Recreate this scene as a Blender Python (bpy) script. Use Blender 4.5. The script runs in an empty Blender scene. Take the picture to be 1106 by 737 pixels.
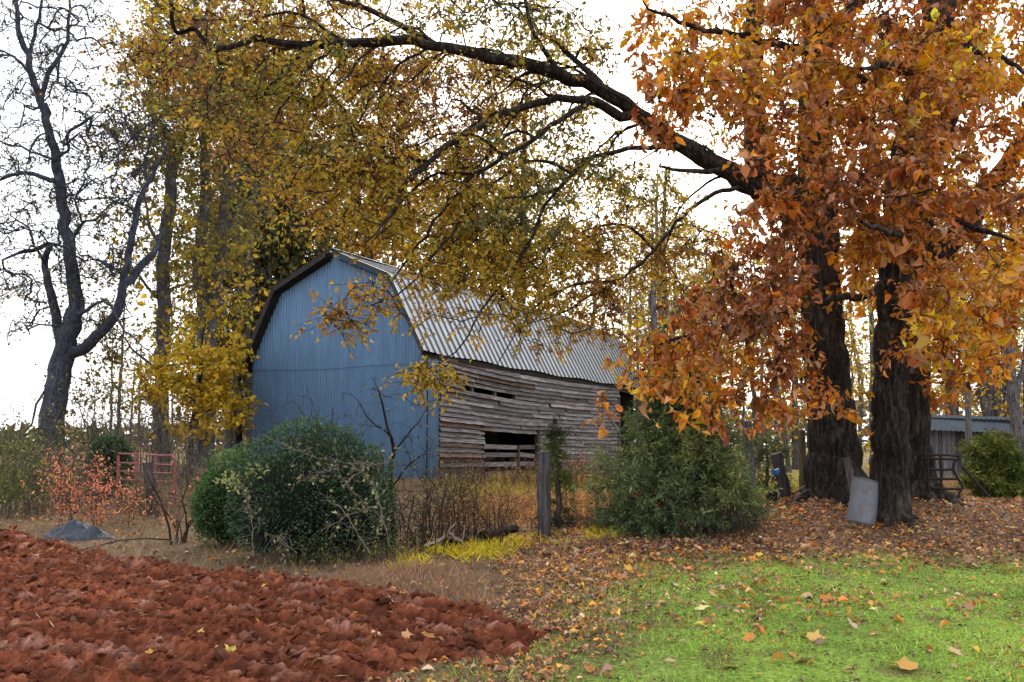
import bpy, math, random
import numpy as np
from mathutils import Vector

R = np.random.default_rng(7)
random.seed(7)
scene = bpy.context.scene
COL = scene.collection
rad = math.radians

# ------------------------------------------------------------------ camera model
F = 952.0
CAMZ = 1.75
PITCH = math.atan(86.5 / F)
_cp, _sp = math.cos(PITCH), math.sin(PITCH)

def P(px, py, Y):
    """world point seen in photo pixel (px,py) at distance Y ahead"""
    dx = (px - 553.0) / F
    dy = (368.5 - py) / F
    d = np.array([dx, _cp - dy * _sp, _sp + dy * _cp])
    d = d * (Y / d[1])
    return np.array([d[0], d[1], d[2] + CAMZ])

def pix(x, y, z):
    z = z - CAMZ
    fw = y * _cp + z * _sp
    up = -y * _sp + z * _cp
    fw = np.where(fw < 0.05, 0.05, fw)
    return 553 + F * x / fw, 368.5 - F * up / fw

BO = np.array([-2.58, 27.0])
BA = np.array([0.519, 0.855])
BG = np.array([-0.855, 0.519])
TILT = 0.035

def ground_h(x, y):
    x = np.asarray(x, float); y = np.asarray(y, float)
    s = (x - BO[0]) * BA[0] + (y - BO[1]) * BA[1]
    h = -TILT * np.clip(s, 0, 17)
    d = np.hypot(x, y)
    h = h - 0.024 * np.clip(d - 42, 0, None)
    h = h + 0.05 * np.sin(x * 0.35 + 1.3) * np.sin(y * 0.28) * np.clip((d - 6) / 6, 0, 1)
    return h

def G(px, py):
    lo, hi = 2.0, 300.0
    prev = lo
    for Y in np.geomspace(2, 300, 400):
        p = P(px, py, Y)
        if p[2] <= ground_h(p[0], p[1]):
            lo, hi = prev, Y
            break
        prev = Y
    for _ in range(30):
        m = (lo + hi) / 2
        p = P(px, py, m)
        if p[2] <= ground_h(p[0], p[1]): hi = m
        else: lo = m
    p = P(px, py, hi)
    p[2] = float(ground_h(p[0], p[1]))
    return p

# ------------------------------------------------------------------ numpy noise
def _hash(ix, iy, iz, seed):
    h = (ix.astype(np.int64) * 374761393 + iy.astype(np.int64) * 668265263 + iz.astype(np.int64) * 2147483647 + seed * 974711) & 0xFFFFFFFF
    h = ((h ^ (h >> 13)) * 1274126177) & 0xFFFFFFFF
    h = ((h ^ (h >> 16)) * 2246822519) & 0xFFFFFFFF
    h = h ^ (h >> 15)
    return (h & 0xFFFFFF) / float(0x1000000)

def vnoise(p, seed=0):
    p = np.asarray(p, float)
    i = np.floor(p).astype(np.int64)
    f = p - i
    f = f * f * (3 - 2 * f)
    r = 0
    for dx in (0, 1):
        wx = f[..., 0] if dx else 1 - f[..., 0]
        for dy in (0, 1):
            wy = f[..., 1] if dy else 1 - f[..., 1]
            for dz in (0, 1):
                wz = f[..., 2] if dz else 1 - f[..., 2]
                r = r + wx * wy * wz * _hash(i[..., 0] + dx, i[..., 1] + dy, i[..., 2] + dz, seed)
    return r

def fbm(p, octv=4, seed=0):
    a, s, t = 0.5, 0, 0
    p = np.asarray(p, float)
    for o in range(octv):
        s = s + a * vnoise(p, seed + o * 17); t += a
        a *= 0.5; p = p * 2.03 + 11.7
    return s / t

def worley(x, y, seed=0):
    """per point: F1, F2, cell hash a,b,c and offset to nearest seed"""
    ix, iy = np.floor(x).astype(np.int64), np.floor(y).astype(np.int64)
    z0 = np.zeros_like(ix)
    best = np.full(x.shape, 9.0); sec = np.full(x.shape, 9.0)
    bi, bj, bx, by = ix.copy(), iy.copy(), x * 0, x * 0
    for i in (-1, 0, 1):
        for j in (-1, 0, 1):
            cx, cy = ix + i, iy + j
            qx = cx + _hash(cx, cy, z0, seed); qy = cy + _hash(cx, cy, z0 + 1, seed)
            d = np.hypot(x - qx, y - qy)
            m = d < best
            sec = np.where(m, best, np.minimum(sec, d))
            best = np.where(m, d, best)
            bi = np.where(m, cx, bi); bj = np.where(m, cy, bj)
            bx = np.where(m, x - qx, bx); by = np.where(m, y - qy, by)
    ha, hb, hc = (_hash(bi, bj, z0 + k, seed + 5) for k in (2, 3, 4))
    return best, sec, ha, hb, hc, bx, by

def rot_about(v, ax, ang):
    c, s = np.cos(ang)[:, None], np.sin(ang)[:, None]
    return v * c + np.cross(ax, v) * s + ax * (np.sum(ax * v, 1)[:, None]) * (1 - c)

def nrm(v):
    v = np.asarray(v, float)
    return v / np.maximum(np.linalg.norm(v, axis=-1, keepdims=True), 1e-9)

# ------------------------------------------------------------------ mesh buffers
class MB:
    def __init__(self):
        self.v, self.f, self.c, self.m, self.n = [], [], [], [], 0
    def add(self, v, f, c=None, mi=0):
        v = np.asarray(v, float).reshape(-1, 3)
        f = np.asarray(f, np.int64)
        if len(v) == 0: return
        self.v.append(v); self.f.append(f + self.n); self.m.append(mi)
        if c is None: c = np.ones((len(v), 3))
        c = np.asarray(c, float)
        if c.ndim == 1: c = np.tile(c, (len(v), 1))
        self.c.append(c)
        self.n += len(v)
    def box(self, c, s, rz=0.0, col=None, mi=0, jit=0.0, ry=0.0, rx=0.0):
        s = np.asarray(s, float) / 2
        q = np.array([[x, y, z] for x in (-1, 1) for y in (-1, 1) for z in (-1, 1)], float) * s
        if jit: q = q + R.normal(0, jit, q.shape)
        from mathutils import Euler
        M = np.array(Euler((rx, ry, rz)).to_matrix())
        q = q @ M.T + np.asarray(c, float)
        self.add(q, [[0, 1, 3, 2], [4, 6, 7, 5], [0, 4, 5, 1], [2, 3, 7, 6], [0, 2, 6, 4], [1, 5, 7, 3]], col, mi)
    def bar(self, a, b, w, t, up=(0, 0, 1), col=None, mi=0):
        """rectangular bar from a to b; w along 'side', t along up"""
        a = np.asarray(a, float); b = np.asarray(b, float)
        d = nrm(b - a); up = np.asarray(up, float)
        sd = nrm(np.cross(d, up)); u = np.cross(sd, d)
        q = []
        for p in (a, b):
            for i, j in ((-1, -1), (1, -1), (1, 1), (-1, 1)):
                q.append(p + sd * i * w / 2 + u * j * t / 2)
        self.add(q, [[0, 1, 2, 3], [7, 6, 5, 4], [0, 4, 5, 1], [1, 5, 6, 2], [2, 6, 7, 3], [3, 7, 4, 0]], col, mi)
    def build(self, name, mats, parent=None, smooth=False, loc=None):
        me = bpy.data.meshes.new(name)
        if not isinstance(mats, (list, tuple)): mats = [mats]
        for m in mats: me.materials.append(m)
        v = np.concatenate(self.v)
        if loc is not None: v = v - np.asarray(loc, float)
        sizes, loops, mi = [], [], []
        for f, m in zip(self.f, self.m):
            sizes.append(np.full(len(f), f.shape[1])); loops.append(f.ravel()); mi.append(np.full(len(f), m))
        sizes = np.concatenate(sizes); loops = np.concatenate(loops); mi = np.concatenate(mi)
        me.vertices.add(len(v)); me.vertices.foreach_set('co', v.ravel().astype(np.float32))
        me.loops.add(len(loops)); me.loops.foreach_set('vertex_index', loops.astype(np.int32))
        me.polygons.add(len(sizes))
        st = np.concatenate([[0], np.cumsum(sizes)[:-1]])
        me.polygons.foreach_set('loop_start', st.astype(np.int32))
        me.polygons.foreach_set('loop_total', sizes.astype(np.int32))
        me.polygons.foreach_set('material_index', mi.astype(np.int32))
        me.polygons.foreach_set('use_smooth', np.full(len(sizes), bool(smooth)))
        at = me.attributes.new('Col', 'FLOAT_COLOR', 'POINT')
        c = np.concatenate(self.c); c4 = np.ones((len(c), 4), np.float32); c4[:, :3] = c
        at.data.foreach_set('color', c4.ravel())
        me.update(calc_edges=True)
        o = bpy.data.objects.new(name, me); COL.objects.link(o)
        if parent is not None: o.parent = parent
        if loc is not None and parent is None: o.location = loc
        return o

def tag(o, label=None, cat=None, group=None, kind=None):
    if label: o['label'] = label
    if cat: o['category'] = cat
    if group: o['group'] = group
    if kind: o['kind'] = kind
    return o

def thing(name, label, cat, loc=(0, 0, 0), rz=0.0, group=None):
    o = bpy.data.objects.new(name, None); COL.objects.link(o)
    o.empty_display_size = 0.2
    o.location = loc; o.rotation_euler = (0, 0, rz)
    return tag(o, label, cat, group)

# ------------------------------------------------------------------ tubes
def tube(mb, pts, rr, k=6, bark=0.0, flare=0.0, seed=0, col=None, bscale=1.0, cap=False):
    pts = np.asarray(pts, float); rr = np.asarray(rr, float)
    n = len(pts)
    if n < 2: return
    T = np.zeros_like(pts); T[1:-1] = pts[2:] - pts[:-2]; T[0] = pts[1] - pts[0]; T[-1] = pts[-1] - pts[-2]
    T = nrm(T)
    a = np.array([1.0, 0, 0]) if abs(T[0][0]) < 0.8 else np.array([0, 1.0, 0])
    N = np.zeros_like(pts)
    u = nrm(a - T[0] * a.dot(T[0])); N[0] = u
    for i in range(1, n):
        u = u - T[i] * u.dot(T[i]); u = u / max(np.linalg.norm(u), 1e-9); N[i] = u
    B = np.cross(T, N)
    th = np.linspace(0, 2 * np.pi, k, endpoint=False)
    rad_ = np.tile(rr[:, None], (1, k))
    L = np.concatenate([[0], np.cumsum(np.linalg.norm(np.diff(pts, axis=0), axis=1))])
    if flare:
        rs = np.random.default_rng(seed)
        ph = rs.uniform(0, 6.28, 3)
        lob = 0.5 + 0.5 * (0.55 * np.cos(5 * th + ph[0]) + 0.3 * np.cos(3 * th + ph[1]) + 0.25 * np.cos(8 * th + ph[2]))
        rad_ = rad_ * (1 + flare * np.exp(-L / 0.42)[:, None] * (0.45 + 0.75 * lob[None, :]) + 0.05 * lob[None, :] * np.exp(-L / 2.5)[:, None])
    if bark:
        cs, sn = np.cos(th), np.sin(th)
        q = np.stack([cs[None, :] * rr[0] * 17 * bscale + 0 * L[:, None], sn[None, :] * rr[0] * 17 * bscale + 0 * L[:, None], L[:, None] * 0.7 * bscale + 0 * th[None, :]], -1)
        q = q @ np.array([[0.80, -0.36, 0.48], [0.60, 0.48, -0.64], [0.0, 0.80, 0.60]])
        w = vnoise(q * 0.5 + 5, seed + 9) - 0.5
        q[..., 0] += w * 1.2; q[..., 1] += w * 1.2
        rn = 1 - np.abs(2 * vnoise(q, seed) - 1) * 1.7 + (vnoise(q * 2.3 + 3, seed + 1) - .5) * 0.5
        rad_ = rad_ + bark * rn
        rad_ = rad_ * (1 + 0.025 * (vnoise(q * 0.10, seed + 3) - 0.5) * 2)
    V = pts[:, None, :] + rad_[..., None] * (np.cos(th)[None, :, None] * N[:, None, :] + np.sin(th)[None, :, None] * B[:, None, :])
    i = np.arange(n - 1)[:, None] * k; j = np.arange(k)[None, :]; jn = (j + 1) % k
    f = np.stack([i + j, i + jn, i + k + jn, i + k + j], -1).reshape(-1, 4)
    mb.add(V.reshape(-1, 3), f, col)
    if cap:
        base = V[-1]; c = base.mean(0)
        vv = np.concatenate([base, [c + T[-1] * rr[-1] * 0.1]])
        mb.add(vv, [[a_, (a_ + 1) % k, k] for a_ in range(k)], col)

def sticks(mb, A, B, ra, rb, col=None):
    """many straight 3-sided twigs at once"""
    A = np.asarray(A, float); B = np.asarray(B, float); n = len(A)
    if n == 0: return
    d = nrm(B - A)
    u = nrm(np.cross(d, np.array([0.31, 0.2, 0.93]))); w = np.cross(d, u)
    ra = np.broadcast_to(ra, (n,)); rb = np.broadcast_to(rb, (n,))
    V = np.zeros((n, 6, 3))
    for k in range(3):
        t = 2 * np.pi * k / 3
        o = u * math.cos(t) + w * math.sin(t)
        V[:, k] = A + o * ra[:, None]; V[:, 3 + k] = B + o * rb[:, None]
    b = np.arange(n)[:, None] * 6
    f = np.concatenate([b + np.array([[k, (k + 1) % 3, 3 + (k + 1) % 3, 3 + k]]) for k in range(3)])
    c = None
    if col is not None: c = np.repeat(np.broadcast_to(col, (n, 3)), 6, 0)
    mb.add(V.reshape(-1, 3), f, c)

def resample(pts, rr, step):
    pts = np.asarray(pts, float); rr = np.asarray(rr, float)
    L = np.concatenate([[0], np.cumsum(np.linalg.norm(np.diff(pts, axis=0), axis=1))])
    n = max(2, int(round(L[-1] / step)) + 1)
    # catmull-rom smoothing by dense interpolation
    P_ = np.concatenate([[2 * pts[0] - pts[1]], pts, [2 * pts[-1] - pts[-2]]])
    dense, dr = [], []
    for i in range(len(pts) - 1):
        p0, p1, p2, p3 = P_[i:i + 4]
        for t in np.linspace(0, 1, 12, endpoint=False):
            dense.append(0.5 * ((2 * p1) + (-p0 + p2) * t + (2 * p0 - 5 * p1 + 4 * p2 - p3) * t * t + (-p0 + 3 * p1 - 3 * p2 + p3) * t ** 3))
            dr.append(rr[i] * (1 - t) + rr[i + 1] * t)
    dense.append(pts[-1]); dr.append(rr[-1])
    dense = np.array(dense); dr = np.array(dr)
    L = np.concatenate([[0], np.cumsum(np.linalg.norm(np.diff(dense, axis=0), axis=1))])
    s = np.linspace(0, L[-1], n)
    return np.stack([np.interp(s, L, dense[:, k]) for k in range(3)], 1), np.interp(s, L, dr)

# ------------------------------------------------------------------ leaves
TPL = {
    'diamond': (np.array([[0, 0, 0], [.45, .5, .16], [1, 0, -.05], [.5, -.5, .16]]), [np.array([[0, 1, 2], [0, 2, 3]])]),
    'oval': (np.array([[0, 0, 0], [.3, .42, .13], [.68, .4, .12], [1, 0, -.12], [.68, -.4, .12], [.3, -.42, .13], [.5, 0, .03]]),
             [np.array([[0, 6, 2, 1], [6, 3, 2, 2]])[:1], np.array([[6, 3, 2], [6, 4, 3]]), np.array([[0, 5, 4, 6]])]),
    'lance': (np.array([[0, 0, 0], [.38, 0, .05], [.75, 0, .0], [1, 0, -.16], [.22, .32, .1], [.52, .5, .17], [.82, .27, .06], [.22, -.32, .1], [.52, -.5, .17], [.82, -.27, .06]]),
              [np.array([[0, 1, 5, 4], [1, 2, 6, 5], [0, 7, 8, 1], [1, 8, 9, 2]]), np.array([[2, 3, 6], [2, 9, 3]])]),
    'maple': (np.array([[0, 0, 0], [.42, 0, .05], [1, 0, -.08], [.62, .2, .05], [.72, .62, .1], [.38, .3, .08], [.1, .55, .06], [-.08, .2, .02],
                        [-.08, -.2, .02], [.1, -.55, .06], [.38, -.3, .08], [.72, -.62, .1], [.62, -.2, .05]]),
              [np.array([[1, 2, 3], [1, 3, 5], [3, 4, 5], [1, 5, 7], [5, 6, 7], [1, 7, 0], [1, 0, 8], [1, 8, 10], [8, 9, 10], [1, 10, 12], [10, 11, 12], [1, 12, 2]])]),
    'blade': (np.array([[0, .5, 0], [0, -.5, 0], [.55, .36, .04], [.55, -.36, .04], [1, 0, .16]]), [np.array([[0, 1, 3, 2]]), np.array([[2, 3, 4]])]),
}

def leaves(mb, C, ax, L, W, col, tpl='diamond', nh=None, cup=1.0):
    T, FS = TPL[tpl]
    C = np.asarray(C, float); n = len(C)
    if n == 0: return
    ax = nrm(ax)
    if nh is None: nh = R.normal(size=(n, 3))
    sd = nrm(np.cross(nh, ax)); nn = np.cross(ax, sd)
    L = np.broadcast_to(L, (n,)); W = np.broadcast_to(W, (n,))
    cp = cup * R.uniform(0.1, 1.6, n)
    V = (C[:, None, :] + ax[:, None, :] * (T[None, :, 0] * L[:, None])[..., None] + sd[:, None, :] * (T[None, :, 1] * W[:, None])[..., None]
         + nn[:, None, :] * (T[None, :, 2] * (L * cp)[:, None])[..., None])
    m = len(T); b = (np.arange(n) * m)[:, None, None]
    base = mb.n
    mb.add(V.reshape(-1, 3), (b + FS[0][None]).reshape(-1, FS[0].shape[1]), np.repeat(np.broadcast_to(col, (n, 3)), m, 0))
    for fs in FS[1:]:
        mb.f.append((b + fs[None]).reshape(-1, fs.shape[1]) + base); mb.m.append(0)

def palette(cols, t, jit=0.18):
    """t in 0..1 -> colour ramp plus jitter"""
    cols = np.asarray(cols, float); t = np.clip(t, 0, 0.9999) * (len(cols) - 1)
    i = t.astype(int); f = (t - i)[:, None]
    c = cols[i] * (1 - f) + cols[i + 1] * f
    c = c * R.lognormal(0, jit, (len(t), 1))
    c = c * R.normal(1, jit * 0.35, c.shape)
    return np.clip(c, 0.003, 0.95)

# ------------------------------------------------------------------ branching
class Skel:
    """skeleton: guide limbs first, then every leaf clump is joined by a twig to the nearest branch"""
    def __init__(self, seed=0):
        self.p, self.par, self.gr, self.d = [], [], [], []
        self.rs = np.random.default_rng(seed); self.seed = seed
        self.cl = []
    def add(self, p, par, gr=0.0):
        self.p.append(np.asarray(p, float)); self.par.append(par); self.gr.append(gr)
        if par >= 0:
            v = self.p[-1] - self.p[par]; self.d.append(v / max(np.linalg.norm(v), 1e-6))
        else: self.d.append(np.array([0, 0, 1.0]))
        return len(self.p) - 1
    def guide(self, pts, rr, step=0.3, jit=0.02):
        pts, rr = resample(pts, rr, step)
        if len(self.p):
            A = np.array(self.p); i = int(np.argmin(np.linalg.norm(A - pts[0], axis=1)))
            st = 1 if np.linalg.norm(A[i] - pts[0]) < step * 1.5 else 0
        else:
            i = self.add(pts[0], -1, rr[0]); st = 1
        for k in range(st, len(pts)):
            q = pts[k] + (self.rs.normal(0, jit, 3) if k < len(pts) - 1 else 0)
            i = self.add(q, i, rr[k])
        return i
    def join(self, C, step=0.3, wob=0.06, arch=0.25, minnode=0, maxr=None):
        C = np.asarray(C, float)
        A = np.array(self.p)
        d0 = np.array([np.min(np.linalg.norm(A - c, axis=1)) for c in C])
        buf = np.zeros((len(A) + len(C) * 40, 3)); buf[:len(A)] = A; n = len(A)
        lo = minnode
        for ci in np.argsort(d0):
            c = C[ci]
            dd = np.linalg.norm(buf[lo:n] - c, axis=1)
            i = int(np.argmin(dd)) + lo; d = dd[i - lo]
            if d < 0.05: self.cl.append(i); continue
            k = max(1, min(30, int(math.ceil(d / step))))
            p0 = self.p[i]; dr = self.d[i]
            # step back along parent for a forking look
            c1 = p0 + dr * d * arch + np.array([0, 0, 0.12 * d])
            c1 = c1 + self.rs.normal(0, wob * d, 3)
            for t in np.linspace(0, 1, k + 1)[1:]:
                q = (1 - t) ** 2 * p0 + 2 * t * (1 - t) * c1 + t * t * c
                if t < 1: q = q + self.rs.normal(0, wob * step, 3)
                i = self.add(q, i, 0.0); buf[n] = q; n += 1
                if n >= len(buf): buf = np.concatenate([buf, np.zeros((5000, 3))])
            self.cl.append(i)
        return self
    def mesh(self, mb, tip=0.006, power=0.42, col=None, barkmin=0.12, bark=0.02, flare=0.0, bscale=1.0, maxr=9.0, kmax=110):
        n = len(self.p); par = np.array(self.par)
        cnt = np.zeros(n)
        ch = [[] for _ in range(n)]
        for i in range(1, n):
            if par[i] >= 0: ch[par[i]].append(i)
        for i in range(n - 1, -1, -1):
            if not ch[i]: cnt[i] += 1
            if par[i] >= 0: cnt[par[i]] += cnt[i]
        r = np.minimum(tip * cnt ** power, maxr)
        g = np.array(self.gr); r = np.where(g > 0, g, r)
        for i in range(1, n):
            if par[i] >= 0: r[i] = min(r[i], r[par[i]] if g[par[i]] > 0 or g[i] == 0 else r[i])
        self.r = r
        start = [(0, None)]
        P_ = np.array(self.p)
        first = True
        while start:
            i, pre = start.pop()
            pts, rr = [], []
            if pre is not None: pts.append(P_[pre]); rr.append(r[i])
            while True:
                pts.append(P_[i]); rr.append(r[i])
                if not ch[i]: break
                cs = sorted(ch[i], key=lambda q: -r[q])
                for o in cs[1:]: start.append((o, i))
                i = cs[0]
            pts = np.array(pts); rr = np.array(rr)
            if len(pts) < 2: continue
            mr = rr.max()
            if mr > barkmin and bark > 0:
                q, s = resample(pts, rr, 0.07)
                tube(mb, q, s, int(np.clip(mr * 2 * np.pi / 0.03, 16, kmax)), bark=min(bark, mr * 0.10), flare=flare if first else 0, seed=self.seed + i, col=col, bscale=bscale)
            else:
                tube(mb, pts, rr, 8 if mr > 0.06 else (5 if mr > 0.02 else 3), flare=flare if first else 0, seed=self.seed + i, col=col)
            first = False

def clump_leaves(tw, lf, C, rs, spread=(0.3, 0.22), n_tw=4, n_lf=30, L=0.08, W=0.6, cols=None, t=None, tpl='diamond', droop=0.4, twr=0.004, twcol=(0.03, 0.026, 0.024), jit=0.2, back=None, sizej=0.25, cup=1.0, axj=0.75, tan=None):
    """short twigs around each clump centre with leaves set along them"""
    C = np.asarray(C, float); n = len(C)
    A = np.repeat(C, n_tw, 0)
    off = rs.normal(size=(n * n_tw, 3)) * np.array([spread[0], spread[0], spread[1]])
    off[:, 2] -= droop * np.hypot(off[:, 0], off[:, 1]) * 0.6
    Bp = A + off
    sticks(tw, A, Bp, twr, twr * 0.6, np.array(twcol))
    m = n * n_lf
    ti = rs.integers(0, n_tw, m) + np.repeat(np.arange(n), n_lf) * n_tw
    u = rs.uniform(0.15, 1.05, m) ** 0.8
    base = A[ti] * (1 - u)[:, None] + Bp[ti] * u[:, None]
    d = nrm(Bp[ti] - A[ti])
    ax = d * 0.6 + rs.normal(size=(m, 3)) * axj
    ax[:, 2] -= droop
    ax = nrm(ax)
    base = base + ax * (L * 0.25) + rs.normal(size=(m, 3)) * L * 0.25
    ll = L * rs.lognormal(0, sizej, m)
    tt = np.repeat(t, n_lf) + rs.normal(0, 0.13, m)
    c = palette(cols, tt, jit)
    if tan is not None:
        k = rs.uniform(size=m) < .14; c[k] = np.asarray(tan) * rs.lognormal(0, .25, (k.sum(), 1))
    leaves(lf, base, ax, ll, ll * W * rs.uniform(0.75, 1.25, m), c, tpl, cup=cup)

def region_points(regs, rs, n):
    """sample points from a list of ellipses (cx,cy,rx,ry,weight,D0,D1) given as seen from the photo's viewpoint"""
    w = np.array([r[2] * r[3] * r[4] for r in regs]); w = w / w.sum()
    k = rs.choice(len(regs), n, p=w)
    out = []
    for i in k:
        cx, cy, rx, ry, _, d0, d1 = regs[i]
        a = rs.uniform(0, 6.283); q = math.sqrt(rs.uniform(0, 1)) * rs.uniform(0.9, 1.1)
        out.append(P(cx + rx * q * math.cos(a), cy + ry * q * math.sin(a), rs.uniform(d0, d1)))
    return np.array(out)
# ------------------------------------------------------------------ materials
def newmat(name):
    m = bpy.data.materials.new(name); m.use_nodes = True
    nt = m.node_tree; nt.nodes.clear()
    return m, nt, nt.nodes, nt.links

def N_(nt, typ, **kw):
    n = nt.nodes.new(typ)
    for k, v in kw.items():
        if k in n.inputs: n.inputs[k].default_value = v
        else: setattr(n, k, v)
    return n

def ramp(nt, fac, stops):
    r = nt.nodes.new('ShaderNodeValToRGB')
    els = r.color_ramp.elements
    while len(els) > 1: els.remove(els[-1])
    els[0].position = stops[0][0]; els[0].color = (*stops[0][1], 1)
    for p, c in stops[1:]:
        e = els.new(p); e.color = (*c, 1)
    nt.links.new(fac, r.inputs[0])
    return r.outputs[0]

def mixc(nt, a, b, fac, mode='MIX'):
    m = nt.nodes.new('ShaderNodeMix'); m.data_type = 'RGBA'; m.blend_type = mode
    for s, v in ((m.inputs['Factor'], fac), (m.inputs['A'], a), (m.inputs['B'], b)):
        if hasattr(v, 'is_output') or isinstance(v, bpy.types.NodeSocket): nt.links.new(v, s)
        elif isinstance(v, (int, float)): s.default_value = v
        else: s.default_value = (*v, 1)
    return m.outputs['Result']

def mapr(nt, v, a, b, c, d):
    m = nt.nodes.new('ShaderNodeMapRange')
    nt.links.new(v, m.inputs[0])
    for i, x in enumerate((a, b, c, d)): m.inputs[i + 1].default_value = x
    return m.outputs[0]

def noise(nt, scale, detail=4, rough=0.55, coord=None, dist=0.0):
    n = N_(nt, 'ShaderNodeTexNoise', Scale=scale, Detail=detail, Roughness=rough, Distortion=dist)
    if coord is not None: nt.links.new(coord, n.inputs['Vector'])
    return n.outputs['Fac']

def coords(nt, scale=(1, 1, 1), which='Object'):
    t = nt.nodes.new('ShaderNodeTexCoord'); m = N_(nt, 'ShaderNodeMapping')
    m.inputs['Scale'].default_value = scale
    nt.links.new(t.outputs[which], m.inputs['Vector'])
    return m.outputs['Vector']

def leafmat(name, transl=0.4, gloss=0.05, rough=0.5, gain=1.0):
    m, nt, n, l = newmat(name)
    at = N_(nt, 'ShaderNodeAttribute', attribute_name='Col')
    c = mixc(nt, at.outputs['Color'], (gain, gain, gain), 1.0, 'MULTIPLY')
    d = N_(nt, 'ShaderNodeBsdfDiffuse'); t = N_(nt, 'ShaderNodeBsdfTranslucent'); g = N_(nt, 'ShaderNodeBsdfGlossy', Roughness=rough)
    l.new(c, d.inputs['Color']); l.new(c, t.inputs['Color'])
    x = N_(nt, 'ShaderNodeMixShader', Fac=transl); l.new(d.outputs[0], x.inputs[1]); l.new(t.outputs[0], x.inputs[2])
    y = N_(nt, 'ShaderNodeMixShader', Fac=gloss); l.new(x.outputs[0], y.inputs[1]); l.new(g.outputs[0], y.inputs[2])
    o = N_(nt, 'ShaderNodeOutputMaterial'); l.new(y.outputs[0], o.inputs[0])
    return m

def pbr(name, color, rough=0.8, metal=0.0, bump=None, bstr=0.3, bdist=0.02, spec=0.3):
    """color: fn(nt)->socket or rgb"""
    m, nt, n, l = newmat(name)
    b = N_(nt, 'ShaderNodeBsdfPrincipled', Metallic=metal)
    b.inputs['Specular IOR Level'].default_value = spec
    if callable(rough): l.new(rough(nt), b.inputs['Roughness'])
    else: b.inputs['Roughness'].default_value = rough
    if callable(color): l.new(color(nt), b.inputs['Base Color'])
    else: b.inputs['Base Color'].default_value = (*color, 1)
    if bump:
        bp = N_(nt, 'ShaderNodeBump', Strength=bstr, Distance=bdist)
        l.new(bump(nt), bp.inputs['Height']); l.new(bp.outputs[0], b.inputs['Normal'])
    o = N_(nt, 'ShaderNodeOutputMaterial'); l.new(b.outputs[0], o.inputs[0])
    return m

def attr(nt): return N_(nt, 'ShaderNodeAttribute', attribute_name='Col').outputs['Color']

def attr_noise(scale, lo, hi, detail=5, sc=(1, 1, 1)):
    def f(nt):
        v = noise(nt, scale, detail, 0.6, coords(nt, sc))
        k = mapr(nt, v, 0.25, 0.75, lo, hi)
        return mixc(nt, attr(nt), k, 1.0, 'MULTIPLY')
    return f

def bark_col(c0, c1, c2, zs=0.15):
    def f(nt):
        v = noise(nt, 16, 6, 0.7, coords(nt, (1, 1, zs)))
        c = ramp(nt, v, [(0.3, c0), (0.52, c1), (0.72, c2)])
        ck = mapr(nt, noise(nt, 26, 4, 0.6, coords(nt, (1, 1, .45))), 0.36, 0.52, 0.35, 1.12)
        c = mixc(nt, c, ck, 1.0, 'MULTIPLY')
        w = noise(nt, 1.1, 3, 0.5, coords(nt))
        li = mapr(nt, noise(nt, 2.6, 6, 0.7, coords(nt, (1, 1, .6))), 0.56, 0.72, 0.0, 0.55)
        c = mixc(nt, c, tuple(min(1, x * 1.5 + .01 * k) for k, x in zip((0, 1.6, 0), c2)), li)
        return mixc(nt, mixc(nt, c, mapr(nt, w, 0.3, 0.7, 0.65, 1.3), 1.0, 'MULTIPLY'), attr(nt), 1.0, 'MULTIPLY')
    return f

M = {}
M['bark_dark'] = pbr('dark furrowed bark', bark_col((0.007, 0.006, 0.005), (0.028, 0.022, 0.019), (0.11, 0.09, 0.075)), 0.92,
                     bump=lambda nt: noise(nt, 30, 6, 0.7, coords(nt, (1, 1, 0.2))), bstr=0.7, bdist=0.02, spec=0.15)
M['bark_grey'] = pbr('grey bark', bark_col((0.045, 0.042, 0.046), (0.115, 0.107, 0.112), (0.22, 0.21, 0.215)), 0.9,
                     bump=lambda nt: noise(nt, 24, 5, 0.7, coords(nt, (1, 1, 0.25))), bstr=0.6, spec=0.15)
M['bark_blue'] = pbr('blue grey bark', bark_col((0.022, 0.024, 0.034), (0.055, 0.06, 0.085), (0.12, 0.125, 0.16)), 0.9,
                     bump=lambda nt: noise(nt, 24, 5, 0.7, coords(nt, (1, 1, 0.25))), bstr=0.6, spec=0.15)
M['leaf'] = leafmat('autumn leaf', 0.45, 0.03)
M['leaf_big'] = leafmat('broad autumn leaf', 0.5, 0.05, 0.45)
M['leaf_green'] = leafmat('green leaf', 0.25, 0.05, 0.45)
M['needle'] = leafmat('cedar needle', 0.2, 0.02)
M['litter'] = leafmat('fallen leaf', 0.12, 0.04, 0.55)
M['grass'] = leafmat('grass blade', 0.3, 0.03)
M['twig'] = pbr('twig', attr_noise(30, 0.6, 1.3), 0.85, spec=0.2)

def ground_col(nt):
    co = coords(nt)
    a = mapr(nt, noise(nt, 2.2, 5, 0.6, co), 0.25, 0.75, 0.7, 1.3)
    b = mapr(nt, noise(nt, 26, 4, 0.7, co), 0.25, 0.75, 0.45, 1.55)
    c = mixc(nt, mixc(nt, attr(nt), a, 1.0, 'MULTIPLY'), b, 1.0, 'MULTIPLY')
    v = N_(nt, 'ShaderNodeTexVoronoi', Scale=38.0); nt.links.new(co, v.inputs['Vector'])
    k = mapr(nt, v.outputs['Color'], 0.2, 0.8, 0.75, 1.25)
    return mixc(nt, c, k, 1.0, 'MULTIPLY')
M['ground'] = pbr('ground', ground_col, 0.95, bump=lambda nt: noise(nt, 22, 6, 0.7, coords(nt)), bstr=0.9, bdist=0.05, spec=0.1)

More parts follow.
